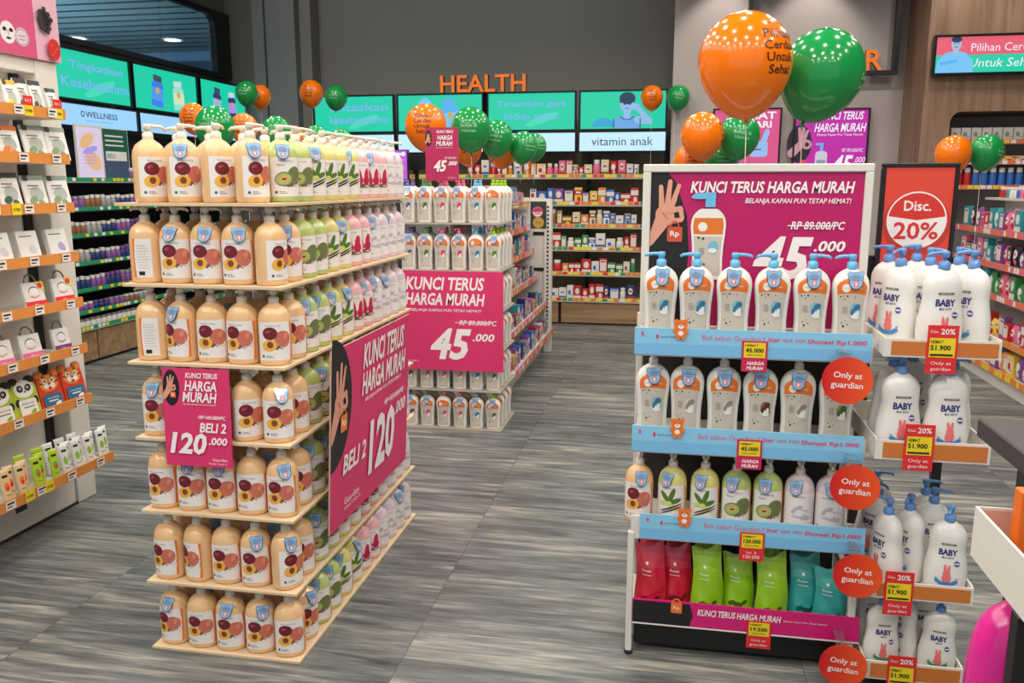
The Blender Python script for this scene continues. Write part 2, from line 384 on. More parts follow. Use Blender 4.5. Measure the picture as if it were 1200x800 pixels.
def a_boy(s, w, h):
    sk = E('skin', (150, 190, 236)); sk2 = E('shirt', (110, 170, 232)); hr = E('hair', (30, 60, 90))
    s.ell(w*.28, 0.09*h, w*.13, h*.22, E('bluehill', (50, 170, 214)), a0=0, a1=180)
    s.poly([(w*.40, h*.05), (w*.70, h*.05), (w*.70, h*.25), (w*.63, h*.36), (w*.47, h*.36), (w*.40, h*.25)], sk2)
    s.caps((w*.55, h*.33), (w*.55, h*.5), w*.035, w*.035, sk)
    s.caps((w*.67, h*.26), (w*.80, h*.22), w*.04, w*.035, sk); s.caps((w*.80, h*.22), (w*.67, h*.55), w*.035, w*.025, sk)
    s.ell(w*.65, h*.58, w*.04, h*.08, sk)
    s.ell(w*.55, h*.66, w*.085, h*.22, sk); s.ell(w*.55, h*.79, w*.092, h*.15, hr); s.poly([(w*.462, h*.66), (w*.475, h*.82), (w*.50, h*.72)], hr); s.poly([(w*.638, h*.66), (w*.625, h*.82), (w*.60, h*.72)], hr)
    for dx in (-.03, .03): s.ell(w*(.55+dx), h*.64, w*.011, h*.018, hr)
    s.caps((w*.53, h*.54), (w*.57, h*.54), h*.008, h*.008, hr, 4); s.line([(w*.47, h*.34), (w*.52, h*.27), (w*.58, h*.27), (w*.63, h*.34)], h*.02, hr)
    for x in (.40, .70): s.caps((w*x, h*.06), (w*x, h*.28), h*.012, h*.012, hr, 4)
BX = [-4.18, -3.16, -2.10, -1.06]; BW = [.99, 1.02, 1.01, .96]
arts = [a_text(('entaskan', 'kesehatanmu'), xx=.56), a_bottles, a_text(('Tanamkan gaya', 'hidup sehat'), ww=(.78, .6)), a_boy]
lab = ['teal wall screen reading kesehatanmu, leftmost on the back wall', 'teal wall screen showing pale blue bottles, behind the orange balloon', 'teal wall screen reading Tanamkan gaya hidup sehat on back wall', 'teal wall screen showing a boy flexing his arm']
for x, wd, a, l_ in zip(BX, BW, arts, lab): screen('wall_screen', l_, 'screen', (x, 9.6, 2.175), wd, .43, False, a, 'teal screens on the back wall')
def strip_art(t, x=.5, sz=.3):
    def f(s, w, h):
        if t: s.text(t, w*x, h*.52, None, h*.42, scr_ink)
    return f
lab = ['white lit sign panel under leftmost back wall screen', 'white lit sign panel behind the pink 45.000 card', 'blank white lit sign panel under the hidup sehat screen', 'white lit sign panel reading vitamin anak']
for x, wd, t, l_ in zip(BX, BW, ('Plus', None, None, 'vitamin anak'), lab): screen('lightbox_sign', l_, 'sign', (x, 9.6, 1.945), wd, .22, False, strip_art(t), 'lit sign panels on the back wall', bz=.01, disp=pale)
for (y, wd, a, l_) in ((6.55, 1.2, a_text(('Tingkatkan', 'Kesehatanmu'), xx=.6, ww=(.62, .82)), 'teal wall screen reading Tingkatkan, beside the pink header'), (7.78, 1.18, a_jars(0), 'teal wall screen showing two vitamin jars, blue and cream'), (9.0, 1.06, a_jars(1), 'teal wall screen with navy capped jars nearest the corner')):
    screen('wall_screen', l_, 'screen', (-5.25, y, 2.325), wd, .45, True, a, 'teal screens on the left wall')
def a_well(s, w, h):
    s.text('WELLNESS', w*.58, h*.58, w*.36, h*.26, scr_ink, bold=.015); s.ring(w*.37, h*.58, h*.08, h*.13, scr_ink); s.text('nutritional supplements', w*.55, h*.3, w*.3, h*.07, scr_ink)
for (y, wd, a, l_) in ((6.55, 1.27, a_well, 'blue lit sign panel reading WELLNESS on left wall'), (7.84, 1.12, strip_art(None), 'blank blue lit sign panel left of the corner balloons'), (8.98, 1.08, strip_art(None), 'blank blue lit sign panel nearest the back corner')):
    screen('lightbox_sign', l_, 'sign', (-5.25, y, 2.10), wd, .205, True, a, 'lit sign panels on the left wall', bz=.01, disp=paleblue)

# orange channel letters
def letters(txt, label, x0, x1, z0, z1, y, dep, xf=None):
    v, f, _ = textmesh(txt, 0, .02); o_m = mat('letter_orange', (246, 120, 20), emit=.85)
    mb = MB(); w_, h_ = x1-x0, z1-z0; P = [((x0+x1)/2+a*w_, (z0+z1)/2+b*h_) for a, b in v]
    n = len(P); from collections import Counter
    ed = Counter(); [ed.update([tuple((q[i], q[(i+1) % len(q)]))]) for q in f for i in range(len(q))]
    mb.add([(a, y, b) for a, b in P], f, o_m)
    side = [(i, j) for (i, j) in ed if (j, i) not in ed]
    mb.add([(a, y, b) for a, b in P]+[(a, y+dep, b) for a, b in P], [(i, i+n, j+n, j) for i, j in side]+[[k+n for k in q][::-1] for q in f], dgrey)
    return tag(mb.build('channel_letters'), label, 'sign')
letters('HEALTH', 'orange raised letters reading HEALTH above the wall screens', -2.645, -1.66, 2.612, 2.80, 9.62, .07)
MB_ = MB(); MB_.box(-2.6, 9.69, 2.607, -1.7, 10.1, 2.615, dgrey); struct(MB_.build('trim_2'))
letters('R', 'orange raised letter R in a black hanging frame', 1.80, 1.965, 2.688, 2.885, 9.12, .06)
hf = MB(); hf.box(.67, 9.1, 2.645, 2.10, 9.2, 2.685, black); hf.box(2.055, 9.1, 2.685, 2.10, 9.2, 4.3, black); hf.box(.67, 9.1, 2.685, .71, 9.2, 4.3, black)
tag(hf.build('sign_frame'), 'black hanging metal frame holding the orange letter R', 'frame')

# pale wall screens
mag = E('magenta', (196, 30, 170), .9); wt = E('white', (240, 236, 246), 1.0)
def mini_hand(s, x, y, k, sk, dk):
    s.ell(x-.12*k, y, .40*k, .62*k, dk); s.caps((x-.35*k, y-.3*k), (x-.05*k, y), .14*k, .12*k, sk)
    for dx, dy in ((-.14, .5), (0, .5), (.12, .42)): s.caps((x-.05*k+dx*.3*k, y), (x+dx*k, y+dy*k), .055*k, .045*k, sk)
    s.ring(x+.12*k, y-.02*k, .07*k, .16*k, sk)
def a_price(s, w, h):
    mini_hand(s, w*.14, h*.52, h*.42, E('skinprint', (196, 140, 150)), E('dark', (26, 16, 34)))
    s.text('KUNCI TERUS', w*.62, h*.9, w*.6, h*.11, wt, shear=.25, bold=.02); s.text('HARGA MURAH', w*.62, h*.74, w*.68, h*.12, wt, shear=.25, bold=.02); s.text('Belanja Kapan Pun Tetap Hemat', w*.62, h*.64, w*.6, h*.04, wt)
    s.text('45', w*.68, h*.24, w*.27, h*.25, wt, shear=.25, bold=.03); s.text('.000', w*.9, h*.30, w*.15, h*.08, wt, shear=.2); s.text('RP 89.000/PC', w*.80, h*.43, w*.28, h*.05, wt, shear=.2)
    s.rrect(w*.31, h*.02, w*.47, h*.42, w*.05, E('silver', (206, 200, 214))); s.rect(w*.33, h*.1, w*.45, h*.3, E('greyl', (140, 150, 170))); s.rect(w*.37, h*.42, w*.41, h*.52, E('sky', (90, 180, 244))); s.rect(w*.31, h*.50, w*.41, h*.53, E('sky', (90, 180, 244)))
    s.rrect(w*.11, h*.18, w*.2, h*.3, .01, E('tag', (216, 70, 90)))
screen('wall_screen', 'magenta screen reading HARGA MURAH 45.000 on the pale wall', 'screen', (1.17, 9.17, 1.62), .725, .72, False, a_price, None, disp=mag)
def a_peace(s, w, h):
    s.text('SEHAT', w*.62, h*.9, w*.6, h*.1, wt, bold=.03); s.text('DARI', w*.68, h*.78, w*.36, h*.09, wt, bold=.03)
    hb = E('lav', (150, 190, 240)); s.rrect(w*.56, h*.34, w*.82, h*.55, .03, hb); s.caps((w*.62, h*.5), (w*.57, h*.68), .03, .025, hb); s.caps((w*.74, h*.5), (w*.80, h*.68), .03, .025, hb); s.line([(w*.58, h*.44), (w*.72, h*.44)], .012, E('navy', (50, 60, 120)))
    s.rect(w*.2, .03, w-.02, h*.25, hb); s.text('Rp 1.000', w*.6, h*.17, w*.45, h*.1, E('violet', (140, 90, 210)))
screen('wall_screen', 'pink screen with a two finger hand sign, behind balloons', 'screen', (.37, 9.17, 1.62), .68, .735, False, a_peace, None, disp=E('rose', (226, 84, 140), .9))
def a_man(s, w, h):
    s.rect(.02, h*.5, w-.02, h-.02, E('coral', (236, 96, 118))); s.text('Pilihan Cerdas', w*.43, h*.68, w*.40, h*.2, E('white', (240, 236, 246))); s.text('Untuk Sehat', w*.43, h*.3, w*.41, h*.21, wt, shear=.15)
    b = E('sky2', (120, 200, 250)); sk = E('face', (170, 190, 220)); hr = E('hair', (30, 60, 90))
    s.poly([(.03, .02), (.34, .02), (.33, .12), (.27, .19), (.23, .20), (.14, .20), (.10, .19), (.04, .12)], b); s.caps((.185, .2), (.185, .22), .024, .024, sk); s.ell(.185, .265, .042, .055, sk); s.ell(.185, .305, .044, .028, hr); s.line([(.07, .1), (.19, .12)], .03, E('sky', (90, 180, 244)))
    for q in (-.015, .015): s.ell(.185+q, .27, .005, .005, hr)
    s.caps((.172, .24), (.198, .24), .003, .003, hr, 4)
screen('wall_screen', 'wide red and teal screen showing a man in blue shirt', 'screen', (2.235, 8.43, 2.55), 1.35, .345, False, a_man, None, disp=teal, bz=.02)
# ================================================================ bottles: shared part meshes
def prof_at(prof, z):
    for (r0, z0), (r1, z1) in zip(prof[:-1], prof[1:]):
        if z0 <= z <= z1 and z1 > z0: return r0+(r1-r0)*(z-z0)/(z1-z0)
    return prof[-1][0]
def wrap(prof, rx, ry, ex=2, a0=0, z0=0):
    def f(x, y, d):
        a = x/rx+a0; z = y+z0; k = prof_at(prof, z); sa, ca = sin(a), cos(a); q = (abs(ca)**ex+abs(sa)**ex)**(-1/ex)
        nx, ny = sa/rx, ca/ry; L = math.hypot(nx, ny)
        return np.array([rx*k*q*sa+nx/L*d, -(ry*k*q*ca+ny/L*d), z])
    return f
def pump(z, m, spout=.045, hz=.03, cr=.0165, lock=False):
    mb = MB()
    mb.lathe([(cr*.96, z), (cr, z+.003), (cr, z+.019), (cr*.72, z+.023), (cr*.5, z+.026)], m, n=16)
    mb.lathe([(.0055, z+.022), (.0055, z+hz+.012)], m, n=8)
    t = z+hz+.01
    mb.lathe([(.0095, t-.008), (.0125, t), (.0135, t+.008), (.011, t+.0125)], m, n=12)
    mb.tube([(0, 0, t+.006), (-spout*.5, 0, t+.0062), (-spout*.85, 0, t+.004), (-spout, 0, t-.002)], .0062, m, 8, .0042)
    return mb.mesh('pump')
def arc_pts(cx, cy, r, a0, a1, n): return [(cx+r*cos(R(a0+(a1-a0)*i/n)), cy+r*sin(R(a0+(a1-a0)*i/n))) for i in range(n+1)]
def bear_tag():
    def shape(s, k, m):
        for q in (-1, 1): s.ell(q*.0165, .017, .0082*k+.0004, .0082*k+.0004, m, n=14)
        s.ell(0, .006, .0225*k, .0175*k, m, n=24); s.ell(0, -.008, .0205*k, .0215*k, m, n=24)
    s = Sheet(); shape(s, 1.0, tagd); shape(s, .90, tagb)
    s.text('sabun', 0, .013, .020, .005, navy); s.rect(-.016, .006, .016, .0078, tagd); s.rect(-.014, .001, .014, .0024, navy); s.rect(-.012, -.003, .012, -.0018, navy)
    s.rrect(-.0075, -.020, .0075, -.006, .002, tagp); s.ell(0, -.0115, .0032, .0028, paper, n=8); s.ell(0, -.0165, .0025, .0026, paper, n=8)
    mb = MB()
    v = []
    for d in (0, .0012): v += [(x, -d, y) for x, y in [(.021, .010), (.0205, -.008), (.0145, -.0225), (0, -.029), (-.0145, -.0225), (-.0205, -.008), (-.021, .010)]]
    mb.add(v, [list(range(7)), list(range(7, 14))[::-1]]+[(i, (i+1) % 7, 7+(i+1) % 7, 7+i) for i in range(7)], tagd)
    s.emit(mb, facing((0, -.0012, 0)))
    mb.tube([(-.006, 0, .016), (-.012, .016, .032), (0, .03, .036), (.012, .016, .032), (.006, 0, .016)], .0012, tagd, 5)   # neck loop
    return mb.mesh('bear_tag')
TAG = bear_tag()
# ---- A: round-shouldered one litre pump bottle with fruit label
PA = [(.90, 0), (.985, .006), (1, .014), (1, .135), (.985, .148), (.93, .163), (.80, .177), (.60, .187), (.42, .193), (.34, .197)]
RA = (.0515, .045)
LZ0, LZ1 = .018, .142
fl = dict(plum=(112, 26, 38), peach=(206, 112, 92), apri=(240, 180, 70), pit=(130, 66, 40), shadow=(120, 84, 78), leaf=(84, 122, 42), melon=(176, 186, 110), rind=(112, 122, 74), flesh=(222, 178, 110), van=(210, 214, 130), pod=(60, 44, 34), pit2=(204, 34, 76), seed=(130, 20, 60), lil=(214, 196, 214), sil=(196, 188, 196), strp=(240, 118, 26), chestnut=(104, 52, 36), milk=(226, 220, 206))
fm = {k: mat('label_'+k, v, .5, vary=.08, vscale=120) for k, v in fl.items()}
lpaper = mat('label_paper', (240, 234, 230), .4, vary=.02); stamp = mat('label_stamp', (60, 96, 84), .5)
def label_A(kind):
    s = Sheet(); Hh = .124; W = .058
    s.rect(-W, 0, W, Hh, lpaper, 14, 6)
    if kind == 'peach':
        s.ell(.006, .050, .040, .013, fm['shadow'], rings=3); s.ell(.020, .068, .023, .023, fm['peach'], rings=3); s.ell(-.014, .084, .020, .018, fm['plum'], rings=3); s.ell(-.019, .089, .008, .004, mat('plum_light', (170, 70, 80), .5), 15)
        s.ell(-.016, .050, .021, .0165, fm['apri'], 10, rings=3); s.ell(-.014, .052, .0085, .0095, fm['pit'], rings=2); s.ell(.028, .076, .006, .010, mat('peach_light', (226, 140, 110), .5), -20)
    elif kind == 'melon':
        s.ell(.010, .046, .038, .013, fm['shadow'], rings=3); s.ell(.022, .066, .024, .025, fm['rind'], rings=3); s.ell(-.012, .056, .026, .020, fm['rind'], 8, rings=3); s.ell(-.013, .056, .022, .0165, fm['melon'], 8, rings=3); s.ell(-.012, .056, .012, .007, fm['flesh'], 10, rings=2); s.ell(-.012, .056, .008, .003, fm['pit'], 10)
        s.text('Melon', -.02, .095, .022, .006, fm['leaf'])
    elif kind == 'vanilla':
        for a, l in ((70, .030), (130, .028), (20, .026), (-30, .022), (180, .020)):
            s.ell(-.004+cos(R(a))*l*.7, .060+sin(R(a))*l*.9, l*.8, .0075, fm['leaf'] if a in (70, 130, 20) else fm['van'], a, rings=3)
        s.ell(-.004, .060, .008, .008, fm['van'], rings=2)
        for y in (.034, .042): s.ell(.002, y+.006, .037, .0026, fm['pod'], 22, rings=5)
    elif kind == 'pitaya':
        for x, r in ((-.012, 12), (.018, -10)):
            s.ell(x, .054, .015, .016, fm['pit2'], r, rings=4); s.ell(x, .070, .010, .026, fm['pit2'], r*.6, rings=4)
            for i in range(6): s.ell(x-.006+.004*(i % 3), .046+.008*(i//2), .0016, .0016, fm['seed'], n=6)
        s.ell(0, .036, .034, .006, fm['shadow'])
    else:
        s.ell(.002, .056, .034, .013, fm['lil'], 12, rings=3); s.ell(-.008, .068, .020, .008, fm['sil'], 35, rings=2); s.ell(.012, .046, .022, .008, fm['sil'], -8, rings=2); s.ell(0, .058, .012, .010, lpaper, rings=2); s.text('shower cream', .040, .06, .07, .007, grey, rot=90)
    for q in range(1, len(s.it)):
        v, f, m = s.it[q]; s.it[q] = ([(max(-.056, min(.056, x*1.16)), .060+(y-.060)*1.14) for x, y in v], f, m)
    s.ell(-.040, .014, .0045, .0045, stamp, n=10); s.rect(-.030, .010, -.006, .0115, grey, 3); s.rect(-.030, .015, -.012, .0165, grey, 3)
    s.text('Moisturising', -.006, .112, .045, .006, grey)
    if kind != 'lilac':
        v = []; n = 12                                  # curved stripe on the right edge
        for i in range(n+1):
            y = Hh*i/n; q = W-.009+.004*math.sin(pi*i/n); v += [(q, y), (W, y)]
        s.put(v, [(2*i, 2*i+1, 2*i+3, 2*i+2) for i in range(n)], fm['strp'])
    mb = MB(); s.emit(mb, wrap(PA, *RA, 2.25, 0, LZ0), .0004, .00012, True)
    return mb.mesh('front_label')
def back_A(stripe):
    s = Sheet(); s.rect(-.030, 0, .030, .124, lpaper, 8, 6)
    v = []; n = 12
    for i in range(n+1):
        y = .124*i/n; q = -.030+.009-.004*math.sin(pi*i/n); v += [(-.030, y), (q, y)]
    if stripe: s.put(v, [(2*i, 2*i+1, 2*i+3, 2*i+2) for i in range(n)], fm['strp'])
    for i in range(9): s.rect(-.015, .030+i*.009, .022-.004*(i % 3), .0315+i*.009, mat('faint_print', (190, 184, 180), .5), 4)
    s.rect(-.012, .008, .006, .02, ink, 2)
    mb = MB(); s.emit(mb, wrap(PA, *RA, 2.25, pi, LZ0), .0004, .00012, True); return mb.mesh('back_label')
def body_A(name, rgb):
    m = mat('bottle_'+name, rgb, .22, coat=.6, sss=.0, vary=.02)
    return MB().lathe(PA, m, *RA, n=32, ex=2.25).mesh('bottle_body')
natural = mat('natural_pump', (226, 218, 204), .35, coat=.2)
FLAV = {}
for k, rgb, adj in (('peach', (238, 194, 142), 'peach'), ('melon', (188, 204, 122), 'melon green'), ('vanilla', (222, 212, 132), 'vanilla yellow'), ('pitaya', (238, 184, 186), 'pink dragonfruit'), ('lilac', (226, 208, 214), 'pale lilac')):
    FLAV[k] = dict(body=body_A(k, rgb), label=label_A(k), back=back_A(k != 'lilac'), adj=adj)
PUMPA = pump(.195, natural, .05, .0265)
def bottle_A(kind, loc, rz, label, group, tagp_=.6, prot=None):
    r = root('pump_bottle', label, 'bottle', loc, rz, group); f = FLAV[kind]
    if loc[2] < .05: r.scale = (1, 1, .955)
    inst('bottle_body', f['body'], r); inst('front_label', f['label'], r); inst('back_label', f['back'], r)
    inst('pump', PUMPA, r, (0, 0, 0), random.uniform(-.9, .9) if prot is None else prot)
    if random.random() < tagp_:
        a = random.uniform(-.5, .5)
        inst('bear_tag', TAG, r, (sin(a)*.046, -cos(a)*.0415, .160), (R(-24), R(random.uniform(-8, 8)), a), (.95,)*3)
    return r
# ---- B: white tapering bottle with orange crowned panel
PB = [(.82, 0), (.88, .005), (.88, .03), (.86, .07), (.89, .11), (.96, .15), (1.0, .175), (.99, .19), (.93, .205), (.80, .219), (.60, .230), (.40, .2365), (.28, .240)]
RB = (.060, .038)
BODYB = MB().lathe(PB, white, *RB, n=32, ex=2.3).mesh('bottle_body')
panelg = mat('panel_greige', (204, 196, 183), .45, vary=.03); crown = mat('panel_orange', (228, 120, 44), .4, vary=.03); dots = mat('panel_dots', (58, 56, 62), .5)
def label_B(cols):
    ms = [mat('splash_%d_%d_%d' % c, c, .5, vary=.1, vscale=150) for c in cols]
    s = Sheet(); W = .052
    v = []; n = 10; m_ = 16
    for j in range(m_+1):                         # panel follows the flank of the bottle and closes in a round crown
        y = .195*j/m_; hw = W*(.90 if y < .12 else .90+.1*(y-.12)/.05 if y < .17 else max(.12, math.sqrt(max(0, 1-((y-.165)/.032)**2))))
        v += [(-hw+2*hw*i/n, y) for i in range(n+1)]
    f = [(j*(n+1)+i, j*(n+1)+i+1, (j+1)*(n+1)+i+1, (j+1)*(n+1)+i) for j in range(m_) for i in range(n)]
    s.put(v, f[:13*n], panelg)
    ov = []; oy = [.142, .150, .158, .166, .174, .182, .190, .1965]
    for y in oy:
        hw = W*(.95 if y < .16 else max(.10, math.sqrt(max(0, 1-((y-.160)/.037)**2)))) ; ov += [(-hw+2*hw*i/n, y+.006*math.cos(pi*(i/n-.5))*(1 if y < .15 else 0)) for i in range(n+1)]
    s.put(ov, [(j*(n+1)+i, j*(n+1)+i+1, (j+1)*(n+1)+i+1, (j+1)*(n+1)+i) for j in range(len(oy)-1) for i in range(n)], crown)
    s.ell(-.019, .164, .013, .013, paper, rings=2); s.text('guardian', -.019, .164, .019, .004, grey); s.text('guardian', .016, .163, .030, .007, paper)
    for dx, dy, r in ((-.036, .137, .003), (-.026, .140, .002), (-.014, .139, .0032), (-.022, .130, .002), (.010, .137, .0018), (-.024, .044, .004), (-.030, .055, .0022), (-.010, .050, .0025), (-.018, .062, .0016)): s.ell(dx, dy, r, r*.95, dots, n=8)
    a, b = ms[0], ms[-1]
    s.ell(.016, .092, .019, .026, a, 15, rings=3); s.ell(.014, .078, .017, .010, paper, -15, rings=2); s.ell(.020, .104, .013, .010, b, 30, rings=2); s.ell(.006, .090, .006, .012, b, -20); s.ell(.024, .088, .005, .008, paper, 10)
    for i in range(4): s.rect(-.030, .104-i*.006, -.012, .1055-i*.006, grey, 2)
    s.ell(.030, .014, .005, .005, crown, n=8); s.ell(.030, .014, .003, .003, paper, n=8)
    mb = MB(); s.emit(mb, wrap(PB, *RB, 2.3, 0, .018), .0005, .00012, True); return mb.mesh('front_label')
BV = {k: label_B(c) for k, c in dict(milk=[(120, 186, 212), (60, 118, 150)], cream=[(216, 208, 196), (150, 138, 124)], cocoa=[(150, 96, 66), (88, 46, 34)], leaf=[(126, 150, 90), (70, 102, 50)], rose=[(232, 120, 150), (204, 60, 110)], lav=[(150, 130, 190), (86, 76, 140)], aloe=[(120, 176, 60), (62, 120, 40)], blue=[(90, 180, 210), (40, 110, 160)]).items()}
PUMPSKY = pump(.238, skyP, .058, .024, .017)
PUMPC = {k: pump(.238, mat('cap_'+k, c, .35), .05, .018, .016) for k, c in dict(lime=(164, 212, 40), pink=(236, 120, 150), blue=(120, 190, 226), purple=(130, 110, 180), white=(226, 222, 216), green=(110, 160, 90)).items()}
def bottle_B(kind, loc, rz, label, group, pm=None, tg=True, sc_=1, prot=0, dark=False):
    r = root('lotion_bottle', label, 'bottle', loc, rz, group); r.scale = sc_ if isinstance(sc_, tuple) else (sc_,)*3
    inst('bottle_body', BODYB, r); inst('front_label', BV[kind], r); inst('pump', pm or PUMPSKY, r, (0, 0, 0), prot)
    if tg: inst('bear_tag', TAG, r, (random.uniform(-.006, .01), -.0345, .208), (R(-16), R(random.uniform(-8, 8)), random.uniform(-.1, .1)), (1.05,)*3)
    return r
# ---- C: waisted baby wash bottle
PC = [(.86, 0), (.93, .006), (.97, .03), (1, .06), (.98, .09), (.90, .12), (.835, .145), (.83, .16), (.855, .18), (.84, .20), (.74, .217), (.56, .231), (.36, .240), (.26, .244)]
RC = (.066, .040)
BODYC = MB().lathe(PC, white, *RC, n=32, ex=2.3).mesh('bottle_body')
bunny = mat('bunny_coral', (236, 120, 120), .5); splash = mat('splash_blue', (70, 140, 205), .5); grass = mat('splash_green', (70, 150, 90), .5)
def label_C(sub, sp):
    s = Sheet()
    s.rect(-.026, .1695, .026, .1765, grey, 10); s.text('guardian', 0, .173, .034, .0042, paper)
    s.text('BABY', 0, .146, .066, .021, navy, bold=.04)
    s.text(sub, 0, .128, .040 if len(sub) > 5 else .022, .007, navy, bold=.01)
    s.ell(.030, .110, .010, .010, mat('round_stamp', (86, 90, 160), .5), rings=2); s.rect(.022, .108, .038, .112, paper, 2)
    s.ell(0, .058, .0135, .017, bunny, rings=2); s.ell(0, .074, .0115, .011, bunny, rings=2); s.ell(-.0055, .092, .0042, .014, bunny, 6); s.ell(.0055, .092, .0042, .014, bunny, -6)
    for i, (x, y) in enumerate(((-.026, .046), (-.016, .040), (-.005, .038), (.006, .039), (.016, .041), (.026, .047))): s.ell(x, y, .009, .0065, sp, -20+8*i, rings=2)
    for x, y in ((-.030, .056), (.030, .058)): s.ell(x, y, .0035, .0025, sp, n=8)
    s.text('hypoallergenic', -.012, .016, .044, .004, grey)
    mb = MB(); s.emit(mb, wrap(PC, *RC, 2.3, 0, 0), .0006, .00015, True); return mb.mesh('front_label')
LC = [label_C('MILK BATH', splash), label_C('BATH', grass)]
PUMPBLUE = pump(.242, blueP, .055, .032, .0175)
def bottle_C(v, loc, rz, label, group, prot=0):
    r = root('baby_wash_bottle', label, 'bottle', loc, rz, group)
    inst('bottle_body', BODYC, r); inst('front_label', LC[v], r); inst('pump', PUMPBLUE, r, (0, 0, 0), prot); return r

# ================================================================ near stack of boards and bottles
GX0, GX1, GY0, GY1 = -1.737, -1.193, 2.431, 3.765
PT = .2568
for t in range(7):
    z = 1.5408-PT*t; tn = ['topmost', 'second', 'third', 'fourth', 'fifth', 'sixth', 'lowest'][t]
    b = MB(); b.box(GX0-.004, GY0, -.0105, GX1+.004, GY1, -.0005, board_m, .001)
    tag(b.build('stacking_board', None, (random.uniform(-.004, .004), 0, z if t < 6 else .0106)), f'thin plywood board carrying the {tn} tier of the near bottle stack', 'board', 'boards of the near bottle stack')
    z = z if t < 6 else .0106
    rows = ['peach', 'peach', 'melon', 'melon', 'vanilla', 'vanilla', 'pitaya', 'pitaya', 'lilac', 'lilac', 'lilac', 'lilac']
    if t in (3, 4): rows[6:8] = ['vanilla', 'pitaya']
    if t == 0: rows = ['peach', 'melon', 'melon', 'vanilla', 'vanilla', 'vanilla', 'vanilla', 'pitaya', 'pitaya', 'pitaya', 'lilac', 'lilac']
    grp = f'pump bottles on the {tn} tier of the near stack'
    tier = f'{tn} tier of near stack'
    xs = [-1.681+.1085*i for i in range(5)]; rzs = [[60, 52, 66, 62, 0], [195, 22, 20, 16, 76], [195, -12, 18, 5, 28], [20, 24, 20, 40, 28], [8, 10, 12, 12, 8], [-6, -28, 12, 12, 62], [-8, 8, 12, 15, 28]][t]
    if t == 0: xs = [-1.645, -1.53, -1.41, -1.295]
    for i, x in enumerate(xs):
        y = 2.489+random.uniform(0, .006)
        bottle_A('peach', (x, y, z), R(rzs[i]+random.uniform(-3, 3)), f'peach pump bottle in front row, {tier}, {nth(i+1)} from left', grp, .55 if t else .25, pi+random.uniform(-.5, .5))
        bottle_A('peach', (x+.004, y+.112, z), R(random.uniform(-60, 60)), f'peach pump bottle in second row, {tier}, {nth(i+1)} from left', grp, .2) if i < 4 and t != 0 else None
        if t == 0 and i < 3: bottle_A('peach', (x+.03, y+.118, z), R(10), f'peach pump bottle in second row, {tier}, {nth(i+1)} from left', grp, 0)
    n = 0
    for j in range(12):
        if j == 0 and t > 0: continue
        y = 2.489+.1105*j; n += 1
        if y > 3.71: break
        rz = R(48+random.uniform(-12, 10))
        if t == 0: rz = R(50+random.uniform(-6, 6))
        bottle_A(rows[j] if t else rows[max(j, 1)], (-1.247+random.uniform(-.003, .002) if not (t == 0 and j == 0) else -9, y+random.uniform(-.001, .001), z), rz, f'{FLAV[rows[j]]["adj"]} pump bottle on right side, {tier}, {nth(n)} from front', grp, .55 if t else .35, pi+random.uniform(-.6, .6)) if not (t == 0 and j == 0) else None
        if j >= 2: bottle_A(rows[j], (-1.357, y+.001, z), R(random.uniform(-40, 60)), f'{FLAV[rows[j]]["adj"]} pump bottle in inner right column, {tier}, {nth(n)} from front', grp, 0)

# ---- pink promotion cards
def hand_art(s, x, y, k, dark=ink, tagm=orp, left=-9):
    """an OK-sign hand holding a price tag, drawn in capsules; k = height of the hand"""
    n0 = len(s.it); W = skin; d2 = mat('printed_skin_shade', (198, 126, 104), .5)
    s.caps((x-.42*k, y-.50*k), (x-.12*k, y-.14*k), .17*k, .15*k, W); s.ell(x-.08*k, y-.08*k, .17*k, .20*k, W, 30)
    s.caps((x-.14*k, y+.02*k), (x-.17*k, y+.46*k), .055*k, .040*k, W); s.caps((x-.05*k, y+.04*k), (x+.00*k, y+.56*k), .057*k, .040*k, W); s.caps((x+.02*k, y+.04*k), (x+.16*k, y+.48*k), .055*k, .038*k, W)
    s.caps((x+.02*k, y+.02*k), (x+.20*k, y+.06*k), .055*k, .048*k, W); s.caps((x+.20*k, y+.06*k), (x+.24*k, y-.12*k), .048*k, .036*k, W); s.caps((x-.02*k, y-.18*k), (x+.22*k, y-.15*k), .06*k, .040*k, W)
    s.caps((x-.12*k, y-.02*k), (x-.02*k, y-.14*k), .012*k, .012*k, d2, 4)
    s.ring(x+.11*k, y-.30*k, .065*k, .090*k, tagm, 14, 0, 180, 1.5); s.rrect(x-.03*k, y-.56*k, x+.25*k, y-.28*k, .03*k, tagm); s.text('Rp', x+.11*k, y-.42*k, .17*k, .13*k, whitep, bold=.02)
    for q in range(n0, len(s.it)):                      # the print ends at the card's edge
        v, f, m = s.it[q]; s.it[q] = ([(max(left, a), b) for a, b in v], f, m)
def price_art(s, w, h, l1, l2, old, big, pre, bg, layout):
    b = dict(shear=.22, bold=.028)
    for t, cx, cy, ww, hh in layout: s.text(t, cx*w, cy*h, ww*w, hh*h, whitep, **b)
def card(name, label, w, h, bg, art, loc, rz=0, tilt=0, t=.004, group=None, edge=None):
    mb = MB(); mb.box(-w/2, 0, 0, w/2, t, h, edge or bg)
    s = Sheet(); s.rect(-w/2, 0, w/2, h, bg)
    art(s, w, h); s.emit(mb, facing((0, 0, 0)))
    o = mb.build(name, None, loc); o.rotation_euler = (tilt, 0, rz); return tag(o, label, 'sign', group)
def half_ell(s, cx, cy, rx, ry, m, right=True): s.ell(cx, cy, rx, ry, m, 0, 20, 1, -90 if right else 90, 90 if right else 270)
B_ = dict(shear=.2, bold=.028)
